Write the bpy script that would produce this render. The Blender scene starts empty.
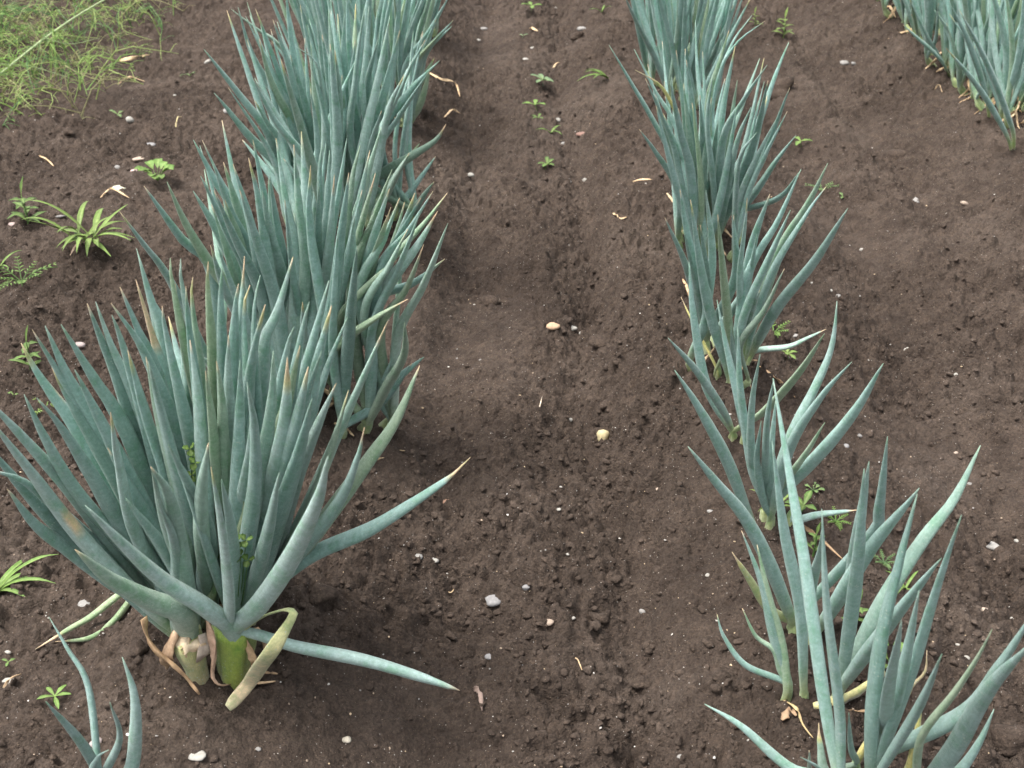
import bpy, math, random
import numpy as np
from mathutils import Vector, Matrix

# ------------------------------------------------------------------ camera model
H = 1.15
PITCH = math.radians(31.0)
F = 1236.0
CAM = Vector((0, 0, H))
FWD = Vector((0, math.cos(PITCH), -math.sin(PITCH)))
UPV = Vector((0, math.sin(PITCH), math.cos(PITCH)))
RGT = Vector((1, 0, 0))
scene = bpy.context.scene
COL = scene.collection


def ray(u, v):
    return FWD + RGT * ((u - 512) / F) + UPV * ((384 - v) / F)


def at_y(u, v, y):
    d = ray(u, v)
    return CAM + d * (y / d.y)


def project(p):
    d = p - CAM
    z = d.dot(FWD)
    return 512 + F * d.dot(RGT) / z, 384 - F * d.dot(UPV) / z, z


# ------------------------------------------------------------------ numpy noise
def _hash(ix, iy, seed):
    n = (ix.astype(np.int64) * 374761393 + iy.astype(np.int64) * 668265263 + seed * 974634777) & 0xFFFFFFFF
    n = ((n ^ (n >> 13)) * 1274126177) & 0xFFFFFFFF
    n = ((n ^ (n >> 16)) * 2246822519) & 0xFFFFFFFF
    n = n ^ (n >> 15)
    return (n & 0xFFFFFF) / float(0xFFFFFF)


def vnoise(x, y, seed):
    ix = np.floor(x); iy = np.floor(y)
    fx = x - ix; fy = y - iy
    fx = fx * fx * fx * (fx * (fx * 6 - 15) + 10)
    fy = fy * fy * fy * (fy * (fy * 6 - 15) + 10)
    a = _hash(ix, iy, seed); b = _hash(ix + 1, iy, seed)
    c = _hash(ix, iy + 1, seed); d = _hash(ix + 1, iy + 1, seed)
    return (a + (b - a) * fx) * (1 - fy) + (c + (d - c) * fx) * fy - 0.5


def fbm(x, y, f, octs, seed, gain=0.5):
    s = 0; a = 1.0
    for k in range(octs):
        c, sn = math.cos(k * 1.3 + .4), math.sin(k * 1.3 + .4)
        s = s + a * vnoise((x * c - y * sn) * f + 17.3 * k, (x * sn + y * c) * f - 9.1 * k, seed + k)
        a *= gain; f *= 2.03
    return s


def lumps(x, y, cell, seed, prob):
    """rounded clods: a dome in some cells of a jittered grid"""
    wx = x + vnoise(x / cell * 1.7, y / cell * 1.7, seed + 50) * cell * .55
    wy = y + vnoise(x / cell * 1.7, y / cell * 1.7, seed + 51) * cell * .55
    gx = wx / cell; gy = wy / cell
    ix = np.floor(gx); iy = np.floor(gy)
    out = np.zeros_like(x)
    for dx in (-1, 0, 1):
        for dy in (-1, 0, 1):
            cx = ix + dx; cy = iy + dy
            px = cx + _hash(cx, cy, seed); py = cy + _hash(cx, cy, seed + 1)
            r = .25 + .45 * _hash(cx, cy, seed + 2) ** 1.5
            on = _hash(cx, cy, seed + 3) < prob
            d2 = ((gx - px) ** 2 + (gy - py) ** 2) / (r * r)
            h = np.sqrt(np.clip(1 - d2, 0, 1)) * r
            out = np.maximum(out, np.where(on, h, 0))
    return out * cell


ROWS = [(-0.405, 0.085), (0.40, 0.075), (1.36, 0.09)]


def smoothband(x):
    z = -0.065 + 0 * x
    for xr, a in ROWS:
        z = z + a * np.exp(-((x - xr) / 0.19) ** 2)
    for xg, wg, dg in ((.165, .040, .034), (-.11, .045, .024), (.79, .085, .034), (.62, .03, .014), (1.02, .04, .018), (.03, .04, -.012)):
        z = z - dg * np.exp(-((x - xg) / wg) ** 2)
    # flatter, higher weedy strip left of the left row
    z = z + 0.035 / (1 + np.exp(-(-x - 0.85) / 0.08))
    return z


def rough_mask(x, y):
    m = fbm(x, y, 3.1, 3, 300) * 1.5 + .60
    # loose crumbs gather in the furrow and on the ridge shoulders
    m = m + .30 * np.exp(-((x - 0.13) / 0.10) ** 2) + .2 * np.exp(-((x - 0.75) / .2) ** 2) - .22 * np.exp(-((x + .03) / .07) ** 2)
    return np.clip(m, 0, 1)


def height(x, y):
    x = np.asarray(x, dtype=float); y = np.asarray(y, dtype=float)
    wob = fbm(x * .4, y, 1.7, 2, 11) * .05
    z = smoothband(x + wob)
    fade = 1.0 / (1 + np.exp((np.hypot(x, y - 2.5) - 7) / .7))
    m = rough_mask(x, y)
    d = fbm(x, y, 3.5, 3, 21) * .022
    d = d + fbm(x, y, 17.0, 3, 31) * (.005 + .012 * m)
    d = d + fbm(x, y, 80.0, 3, 41, .65) * (.0045 + .0065 * m)
    # drawn-out drag marks along the rows and sharp little crevices
    d = d + fbm(x * 7, y * 1.1, 2.2, 3, 91) * .013
    rg = np.abs(fbm(x, y, 26.0, 3, 95, .6))
    d = d - np.clip(.16 - rg, 0, 1) * .055 * (.3 + .7 * m)
    d = d + np.abs(fbm(x, y, 48.0, 3, 97, .65)) * .022 * (.35 + .65 * m)
    d = d + lumps(x, y, .062, 60, .26) * .42 * m
    d = d + lumps(x, y, .030, 70, .45) * .58 * (.25 + .75 * m)
    d = d + lumps(x, y, .0145, 80, .55) * .52 * (.35 + .65 * m)
    # trodden smooth dents along the path
    for (px, py, rx, ry, dd) in DENTS:
        q = ((x - px) / rx) ** 2 + ((y - py) / ry) ** 2
        d = d * (1 - .35 * np.exp(-q)) - dd * np.exp(-q * q)
    return z + d * fade


DENTS = [(-.02, 1.30, .05, .10, .012), (.02, 1.72, .05, .11, .010), (-.01, 2.35, .06, .12, .012), (.05, 3.1, .06, .14, .012),
         (.83, 2.3, .07, .16, .014), (.80, 3.2, .07, .16, .012), (.90, 1.75, .06, .12, .012), (-.03, 1.12, .05, .07, .010)]


def hz(x, y):
    return float(height(np.array([x]), np.array([y]))[0])


def hsm(x, y):
    """height averaged over a few cm, for plants"""
    xs = np.array([x, x + .015, x - .015, x, x]); ys = np.array([y, y, y, y + .015, y - .015])
    return float(height(xs, ys).mean())


def ground(u, v, smooth=False):
    z = -.03
    d = ray(u, v)
    for _ in range(7):
        p = CAM + d * ((z - H) / d.z)
        z = hsm(p.x, p.y) if smooth else hz(p.x, p.y)
    return Vector((p.x, p.y, z))


def pxm(p):
    return F / (p - CAM).dot(FWD)      # pixels per metre at p


# ------------------------------------------------------------------ materials
def nodes_of(name):
    m = bpy.data.materials.new(name)
    m.use_nodes = True
    nt = m.node_tree
    b = nt.nodes['Principled BSDF']
    return m, nt, nt.nodes, nt.links, b


def ramp(N, stops):
    r = N.new('ShaderNodeValToRGB')
    e = r.color_ramp.elements
    while len(e) < len(stops):
        e.new(.5)
    for i, (p, c) in enumerate(stops):
        e[i].position = p
        e[i].color = c if len(c) == 4 else (*c, 1)
    return r


def noise(N, L, vec, scale, detail=4, rough=.6, dist=0):
    n = N.new('ShaderNodeTexNoise')
    n.inputs['Scale'].default_value = scale
    n.inputs['Detail'].default_value = detail
    n.inputs['Roughness'].default_value = rough
    n.inputs['Distortion'].default_value = dist
    L.new(vec, n.inputs['Vector'])
    return n


def mixc(N, L, fac, a, b, mode='MIX'):
    m = N.new('ShaderNodeMix'); m.data_type = 'RGBA'; m.blend_type = mode
    for sock, val in ((m.inputs[0], fac), (m.inputs[6], a), (m.inputs[7], b)):
        if isinstance(val, (int, float)):
            sock.default_value = val
        elif isinstance(val, tuple):
            sock.default_value = (*val, 1)
        else:
            L.new(val, sock)
    return m.outputs[2]


def soil_material(name='dark_loam', depth=.0075):
    m, nt, N, L, b = nodes_of(name)
    tc = N.new('ShaderNodeTexCoord')
    P = tc.outputs['Object']
    n1 = noise(N, L, P, 2.3, 5, .6, .4)
    n2 = noise(N, L, P, 26, 6, .7)
    n3 = noise(N, L, P, 240, 5, .75)
    r1 = ramp(N, [(.30, (.048, .035, .027)), (.52, (.074, .0550, .0430)), (.75, (.106, .082, .066))])
    L.new(n1.outputs[0], r1.inputs[0])
    r2 = ramp(N, [(.30, (.60, .58, .57)), (.52, (1, 1, 1)), (.75, (1.45, 1.43, 1.40))])
    L.new(n2.outputs[0], r2.inputs[0])
    c = mixc(N, L, 1.0, r1.outputs[0], r2.outputs[0], 'MULTIPLY')
    r3 = ramp(N, [(.28, (.55, .54, .53)), (.5, (1, 1, 1)), (.74, (1.6, 1.56, 1.5))])
    L.new(n3.outputs[0], r3.inputs[0])
    c = mixc(N, L, 1.0, c, r3.outputs[0], 'MULTIPLY')
    # mineral specks
    for sc, th, colr, amt in ((150, .12, (.40, .36, .32), .9), (330, .15, (.33, .24, .17), .8), (95, .07, (.5, .47, .43), 1.0)):
        vo = N.new('ShaderNodeTexVoronoi'); vo.inputs['Scale'].default_value = sc
        L.new(P, vo.inputs['Vector'])
        lt = N.new('ShaderNodeMath'); lt.operation = 'LESS_THAN'; lt.inputs[1].default_value = th
        L.new(vo.outputs['Distance'], lt.inputs[0])
        sep = N.new('ShaderNodeSeparateColor'); L.new(vo.outputs['Color'], sep.inputs[0])
        gt = N.new('ShaderNodeMath'); gt.operation = 'GREATER_THAN'; gt.inputs[1].default_value = .72
        L.new(sep.outputs[0], gt.inputs[0])
        mu = N.new('ShaderNodeMath'); mu.operation = 'MULTIPLY'
        L.new(lt.outputs[0], mu.inputs[0]); L.new(gt.outputs[0], mu.inputs[1])
        m2 = N.new('ShaderNodeMath'); m2.operation = 'MULTIPLY'; m2.inputs[1].default_value = amt * .8
        L.new(mu.outputs[0], m2.inputs[0])
        c = mixc(N, L, m2.outputs[0], c, colr)
    L.new(c, b.inputs['Base Color'])
    b.inputs['Roughness'].default_value = .95
    b.inputs['Specular IOR Level'].default_value = .2
    nb = noise(N, L, P, 110, 9, .78)
    vb = N.new('ShaderNodeTexVoronoi'); vb.inputs['Scale'].default_value = 190; L.new(P, vb.inputs['Vector'])
    ad = N.new('ShaderNodeMath'); ad.operation = 'MULTIPLY_ADD'; ad.inputs[1].default_value = -.45
    L.new(vb.outputs['Distance'], ad.inputs[0]); L.new(nb.outputs[0], ad.inputs[2])
    v2 = N.new('ShaderNodeTexVoronoi'); v2.inputs['Scale'].default_value = 420; L.new(P, v2.inputs['Vector'])
    a2 = N.new('ShaderNodeMath'); a2.operation = 'MULTIPLY_ADD'; a2.inputs[1].default_value = -.22
    L.new(v2.outputs['Distance'], a2.inputs[0]); L.new(ad.outputs[0], a2.inputs[2]); ad = a2
    bp = N.new('ShaderNodeBump'); bp.inputs['Distance'].default_value = depth; bp.inputs['Strength'].default_value = 1
    L.new(ad.outputs[0], bp.inputs['Height']); L.new(bp.outputs[0], b.inputs['Normal'])
    return m


def leaf_material():
    """colour comes from the leaf itself (Col); wax bloom, veins and specks on top"""
    m, nt, N, L, b = nodes_of('glaucous_leaf')
    at = N.new('ShaderNodeAttribute'); at.attribute_name = 'Col'
    uv = N.new('ShaderNodeUVMap'); uv.uv_map = 'UV'
    tc = N.new('ShaderNodeTexCoord')
    P = tc.outputs['Object']
    mp = N.new('ShaderNodeMapping'); mp.inputs['Scale'].default_value = (1.2, 26, 1)
    L.new(uv.outputs[0], mp.inputs[0])
    n1 = noise(N, L, mp.outputs[0], 3.0, 3, .6)          # lengthwise streaks
    r1 = ramp(N, [(.3, (.80, .85, .82)), (.7, (1.16, 1.13, 1.16))])
    L.new(n1.outputs[0], r1.inputs[0])
    c = mixc(N, L, 1.0, at.outputs['Color'], r1.outputs[0], 'MULTIPLY')
    n2 = noise(N, L, P, 38, 5, .7)                       # rubbed wax
    r2 = ramp(N, [(.36, (.66, .85, .68)), (.50, (1, 1, 1)), (.66, (1.25, 1.18, 1.20))])
    L.new(n2.outputs[0], r2.inputs[0])
    c = mixc(N, L, .9, c, r2.outputs[0], 'MULTIPLY')
    n3 = noise(N, L, P, 190, 4, .7)
    r3 = ramp(N, [(.36, (.84, .88, .82)), (.52, (1, 1, 1)), (.66, (1.22, 1.18, 1.18))])
    L.new(n3.outputs[0], r3.inputs[0])
    c = mixc(N, L, 1.0, c, r3.outputs[0], 'MULTIPLY')
    vo = N.new('ShaderNodeTexVoronoi'); vo.inputs['Scale'].default_value = 210
    vo.inputs['Randomness'].default_value = 1
    L.new(P, vo.inputs['Vector'])
    lt = ramp(N, [(.10, (1, 1, 1)), (.26, (0, 0, 0))]); L.new(vo.outputs['Distance'], lt.inputs[0])
    n4 = noise(N, L, P, 22, 2, .5)
    r4 = ramp(N, [(.42, (0, 0, 0)), (.58, (.8, .8, .8))]); L.new(n4.outputs[0], r4.inputs[0])
    mk = N.new('ShaderNodeMath'); mk.operation = 'MULTIPLY'
    L.new(lt.outputs[0], mk.inputs[0]); L.new(r4.outputs[0], mk.inputs[1])
    c = mixc(N, L, mk.outputs[0], c, (.42, .50, .42))
    L.new(c, b.inputs['Base Color'])
    b.inputs['Roughness'].default_value = .46
    b.inputs['Specular IOR Level'].default_value = .42
    b.inputs['Sheen Weight'].default_value = .25
    b.inputs['Sheen Roughness'].default_value = .5
    mp2 = N.new('ShaderNodeMapping'); mp2.inputs['Scale'].default_value = (.6, 60, 1)
    L.new(uv.outputs[0], mp2.inputs[0])
    n5 = noise(N, L, mp2.outputs[0], 3.0, 2, .5)
    bp = N.new('ShaderNodeBump'); bp.inputs['Distance'].default_value = .0009; bp.inputs['Strength'].default_value = .8
    L.new(n5.outputs[0], bp.inputs['Height']); L.new(bp.outputs[0], b.inputs['Normal'])
    return m


def col_material(name, rough=.6, spec=.3, var=.25, scale=60, transl=0.0):
    m, nt, N, L, b = nodes_of(name)
    at = N.new('ShaderNodeAttribute'); at.attribute_name = 'Col'
    tc = N.new('ShaderNodeTexCoord')
    n1 = noise(N, L, tc.outputs['Object'], scale, 4, .65)
    r1 = ramp(N, [(.3, (1 - var,) * 3), (.7, (1 + var,) * 3)])
    L.new(n1.outputs[0], r1.inputs[0])
    c = mixc(N, L, 1.0, at.outputs['Color'], r1.outputs[0], 'MULTIPLY')
    L.new(c, b.inputs['Base Color'])
    b.inputs['Roughness'].default_value = rough
    b.inputs['Specular IOR Level'].default_value = spec
    if transl:
        tr = N.new('ShaderNodeBsdfTranslucent'); L.new(c, tr.inputs[0])
        mx = N.new('ShaderNodeMixShader'); mx.inputs[0].default_value = transl
        L.new(b.outputs[0], mx.inputs[1]); L.new(tr.outputs[0], mx.inputs[2])
        L.new(mx.outputs[0], N['Material Output'].inputs[0])
    bp = N.new('ShaderNodeBump'); bp.inputs['Distance'].default_value = .001; bp.inputs['Strength'].default_value = .6
    L.new(n1.outputs[0], bp.inputs['Height']); L.new(bp.outputs[0], b.inputs['Normal'])
    return m


M_SOIL = soil_material()
M_CRUMB = soil_material('crumb_loam', .0042)
M_LEAF = leaf_material()
M_DRY = col_material('dry_husk', .8, .15, .35, 90)
M_WEED = col_material('weed_green', .5, .35, .22, 120, .35)
M_STONE = col_material('pebble_stone', .8, .25, .22, 160)
M_GRIT = col_material('grit_stone', .85, .2, .1, 300)


# ------------------------------------------------------------------ mesh helpers
def mesh_obj(name, verts, faces, mat, parent=None, cols=None, uvs=None, smooth=True):
    me = bpy.data.meshes.new(name)
    me.from_pydata(verts, [], faces)
    if cols is not None:
        a = me.color_attributes.new('Col', 'FLOAT_COLOR', 'POINT')
        a.data.foreach_set('color', np.array([(c[0], c[1], c[2], 1) for c in cols], dtype=np.float32).ravel())
    if uvs is not None:
        l = me.uv_layers.new(name='UV')
        vi = np.empty(len(me.loops), dtype=np.int32); me.loops.foreach_get('vertex_index', vi)
        l.data.foreach_set('uv', np.array(uvs, dtype=np.float32)[vi].ravel())
    if smooth:
        me.shade_smooth()
    me.materials.append(mat)
    o = bpy.data.objects.new(name, me)
    COL.objects.link(o)
    if parent is not None:
        o.parent = parent
    return o


def empty(name, loc, label, cat, group=None):
    o = bpy.data.objects.new(name, None)
    o.empty_display_size = .05
    o.location = loc
    COL.objects.link(o)
    o['label'] = label; o['category'] = cat
    if group: o['group'] = group
    return o


def tag(o, label, cat, group=None):
    o['label'] = label; o['category'] = cat
    if group: o['group'] = group
    return o


def lerp(a, b, t): return a + (b - a) * t
def lc(a, b, t):
    t = max(0, min(1, t)); return tuple(a[i] + (b[i] - a[i]) * t for i in range(3))


def interp(tab, t):
    for (a, va), (b, vb) in zip(tab, tab[1:]):
        if t <= b:
            k = (t - a) / (b - a); k = k * k * (3 - 2 * k) * .5 + k * .5
            return va + (vb - va) * k
    return tab[-1][1]


def spline(pts, n):
    """centripetal-ish Catmull-Rom, resampled evenly"""
    P = [pts[0] * 2 - pts[1]] + list(pts) + [pts[-1] * 2 - pts[-2]]
    dense = []
    for i in range(1, len(P) - 2):
        for k in range(12):
            t = k / 12
            a, b, c, d = P[i - 1], P[i], P[i + 1], P[i + 2]
            dense.append(.5 * ((2 * b) + (c - a) * t + (2 * a - 5 * b + 4 * c - d) * t * t + (3 * b - a - 3 * c + d) * t ** 3))
    dense.append(P[-2].copy())
    acc = [0]
    for i in range(1, len(dense)):
        acc.append(acc[-1] + (dense[i] - dense[i - 1]).length)
    out = []; j = 0
    for k in range(n):
        s = acc[-1] * k / (n - 1)
        while j < len(acc) - 2 and acc[j + 1] < s: j += 1
        seg = acc[j + 1] - acc[j]
        out.append(dense[j].lerp(dense[j + 1], (s - acc[j]) / seg if seg > 1e-9 else 0))
    return out, acc[-1]


def sweep(pts, radii, flats, k, roll, rnd, wrinkle=None):
    """closed tube along pts -> verts, faces (rings of k + tip)"""
    verts = []; n = len(pts)
    T = [(pts[min(i + 1, n - 1)] - pts[max(i - 1, 0)]).normalized() for i in range(n)]
    ref = Vector((math.cos(roll), math.sin(roll), .05))
    nrm = (ref - T[0] * ref.dot(T[0])).normalized()
    for i in range(n):
        nrm = (nrm - T[i] * nrm.dot(T[i])).normalized()
        bn = T[i].cross(nrm)
        for j in range(k):
            a = 2 * math.pi * j / k
            r = radii[i]
            if wrinkle: r *= 1 + wrinkle[i] * (rnd.random() - .5)
            cx = math.cos(a); sy = math.sin(a)
            # slightly pointed oval, one side fuller (hollow leaf that has begun to flatten)
            x = cx * r * (1 + .05 * abs(cx))
            y = sy * r * flats[i] * (1.0 if sy > 0 else .78)
            verts.append(pts[i] + nrm * x + bn * y)
    faces = []
    for i in range(n - 1):
        for j in range(k):
            a = i * k + j; b = i * k + (j + 1) % k
            faces.append((a, b, b + k, a + k))
    faces.append(tuple(range(k))[::-1])
    faces.append(tuple((n - 1) * k + j for j in range(k)))
    return verts, faces


LEAF_W = [(0, .50), (.08, .62), (.2, .86), (.36, 1.0), (.52, .96), (.68, .77), (.82, .52), (.93, .26), (.985, .10), (1, .03)]
BLUE = (.243, .390, .348)
DARKB = (.165, .300, .258)
PALE = (.335, .475, .430)
OLIVE = (.275, .360, .195)
LIME = (.33, .38, .13)
WHITE = (.60, .60, .40)
TAN = (.56, .385, .225)
TANL = (.68, .52, .33)
BROWN = (.30, .19, .115)
YEL = (.52, .47, .16)


def leaf_tone(rnd):
    t = rnd.random()
    if t < .16: c = lc(BLUE, DARKB, rnd.random())
    elif t < .42: c = lc(BLUE, PALE, rnd.random())
    elif t < .64: c = lc(BLUE, OLIVE, rnd.random() * .8)
    else: c = BLUE
    k = rnd.uniform(.82, 1.16)
    return tuple(x * k for x in c)


def make_leaf(name, parent, pts, width, rnd, dry=None, tone=None, fromt=0, lime=.07, nseg=None, flat=None, patch=None, lush=0, limec=None, label=None, prof=None, tone2=None):
    """pts in world, base first; parent at origin offset loc"""
    loc = parent.location if parent else Vector()
    n = nseg or 26
    ps, L = spline([p - loc for p in pts], n)
    wa, wf, wp = rnd.uniform(.0, .0032) * min(1, L / .4), rnd.uniform(4, 11), rnd.random() * 6
    wd = Vector((rnd.gauss(0, 1), rnd.gauss(0, 1), 0)).normalized()
    ps = [p + wd * wa * math.sin(wf * i / (n - 1) + wp) * min(1, i / 5) for i, p in enumerate(ps)]
    tone = tone or leaf_tone(rnd)
    if dry is None:
        dry = rnd.choice([0, 0, 0, 0, .008, .012, .02, .04])
    fl0 = flat or rnd.uniform(.66, .95)
    radii = []; fl = []; cols = []; uvs = []; wr = []
    k = 12
    off = rnd.random() * 10
    edge = rnd.uniform(.4, 1)
    yw = rnd.uniform(.01, .035)
    pr = prof or LEAF_W
    wob = rnd.uniform(-.06, .06)
    for i in range(n):
        t = i / (n - 1)
        r = interp(pr, t) * width * .5 * (1 + wob * math.sin(t * 7 + off))
        dd = 0
        if dry and t > 1 - dry:
            dd = 1
            r *= .72
        radii.append(max(r, .0004)); wr.append(.25 * dd)
        fl.append(lerp(.92, fl0, min(1, t / .2)))
        for j in range(k):
            c = lc(lc(tone, tone2, t * 1.6 - .55) if tone2 else tone, OLIVE, max(0, (.30 - t) / .30) * .45 + lush)
            if t < lime * 3: c = lc(limec or LIME, c, (t - lime * .6) / (lime * 2.2))
            if lime > .05 and t < lime * .6: c = lc(WHITE, limec or LIME, t / (lime * .6))
            if dry:
                s = t - (1 - dry)
                if s > -yw: c = lc(c, YEL, (s + yw) / yw * .8)
                if s > 0: c = lc(TANL, TAN, rnd.random())
            elif t > .93: c = lc(c, OLIVE, (t - .93) * 5)
            if patch and patch[0] < t < patch[1] and j in (0, 1, 2, 3, 11): c = lc(TANL, YEL, rnd.random() * .3)
            cols.append(c)
            uvs.append((t * L / .1 + off, abs(2 * j / k - 1) + off))
    v, f = sweep(ps, radii, fl, k, rnd.uniform(0, 6.28), rnd, wr)
    o = mesh_obj(name, v, f, M_LEAF, parent, cols, uvs)
    if label: o['label'] = label
    return o


def make_strip(name, parent, pts, width, rnd, c0=TAN, c1=BROWN, mat=None, label=None, twist=3.0, thick=.0012, taper=True):
    """dry papery leaf: curled channel with thickness"""
    loc = parent.location if parent else Vector()
    n = 18
    ps, L = spline([p - loc for p in pts], n)
    k = 6
    verts = []; cols = []; faces = []
    roll = rnd.uniform(0, 6.28)
    for i in range(n):
        t = i / (n - 1)
        T = (ps[min(i + 1, n - 1)] - ps[max(i - 1, 0)]).normalized()
        a = roll + twist * t + .5 * math.sin(t * 9 + roll)
        ref = Vector((math.cos(a), math.sin(a), .3))
        nr = (ref - T * ref.dot(T)).normalized(); bn = T.cross(nr)
        w = width * .5 * (min(1, .55 + t * 2) * (1 - t ** 3 * .85) if taper else (1 - .3 * t)) * rnd.uniform(.8, 1.15)
        curl = 1.2 + .8 * math.sin(t * 5 + roll)
        for side in (1, -1):
            for q in range(k // 2 + 1):
                s = (q / (k // 2) * 2 - 1) * side
                x = math.sin(s * curl * .9) / curl * w * 1.1; y = (1 - math.cos(s * curl)) * w * .5
                verts.append(ps[i] + nr * x + bn * (y + side * thick * .5))
                cols.append(lc(c0, c1, rnd.random() * .6 + (.3 if abs(s) > .9 else 0)))
    kk = 2 * (k // 2 + 1)
    for i in range(n - 1):
        for j in range(kk):
            a = i * kk + j; b = i * kk + (j + 1) % kk
            faces.append((a, b, b + kk, a + kk))
    faces.append(tuple(range(kk))[::-1]); faces.append(tuple((n - 1) * kk + j for j in range(kk)))
    o = mesh_obj(name, verts, faces, mat or M_DRY, parent, cols)
    if label: o['label'] = label
    return o


def make_stem(parent, base, top, r, rnd, colb=None, colt=LIME, name='stem', label=None, flare=0):
    loc = parent.location
    mid = base.lerp(top, .5)
    ps, L = spline([base - loc, mid - loc, top - loc], 9)
    radii = [r * interp([(0, 1.12), (.3, 1.0), (.8, .95), (1, .6)] if not flare else [(0, .9), (.4, .95), (.85, 1.35), (1, 1.3)], i / 8) for i in range(9)]
    cols = []; uvs = []
    cb = colb or lc(WHITE, LIME, rnd.random() * .7)
    for i in range(9):
        for j in range(12):
            cols.append(lc(lc(cb, colt, (i / 8) * 1.3), (.17, .125, .09), max(0, .75 - i / 5) * (.4 + .6 * rnd.random()))); uvs.append((i * .1, abs(2 * j / 12 - 1)))
    v, f = sweep(ps, radii, [.9] * 9, 12, rnd.random() * 6, rnd)
    o = mesh_obj(name, v, f, M_LEAF, parent, cols, uvs)
    if label: o['label'] = label
    return o


# ------------------------------------------------------------------ onion plants
def solve_tip(u, v, base, L, mode):
    """point on the pixel's ray at leaf length L from the base; mode f = nearer root, b = farther"""
    d = ray(u, v).normalized()
    oc = CAM - base
    bq = oc.dot(d); cq = oc.length_squared - L * L
    disc = bq * bq - cq
    if disc < 0: s = -bq
    else: s = -bq - math.sqrt(disc) if mode == 'f' else -bq + math.sqrt(disc)
    p = CAM + d * s
    lim = .20
    if abs(p.y - base.y) > lim:
        p = at_y(u, v, base.y + math.copysign(lim, p.y - base.y))
    if p.z < .02:
        p = at_y(u, v, base.y)
    return p


SPANS = {2: (190, 432), 3: (225, 440), 4: (255, 452), 5: (262, 448), 18: (632, 790), 19: (612, 755), 20: (612, 745)}


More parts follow.
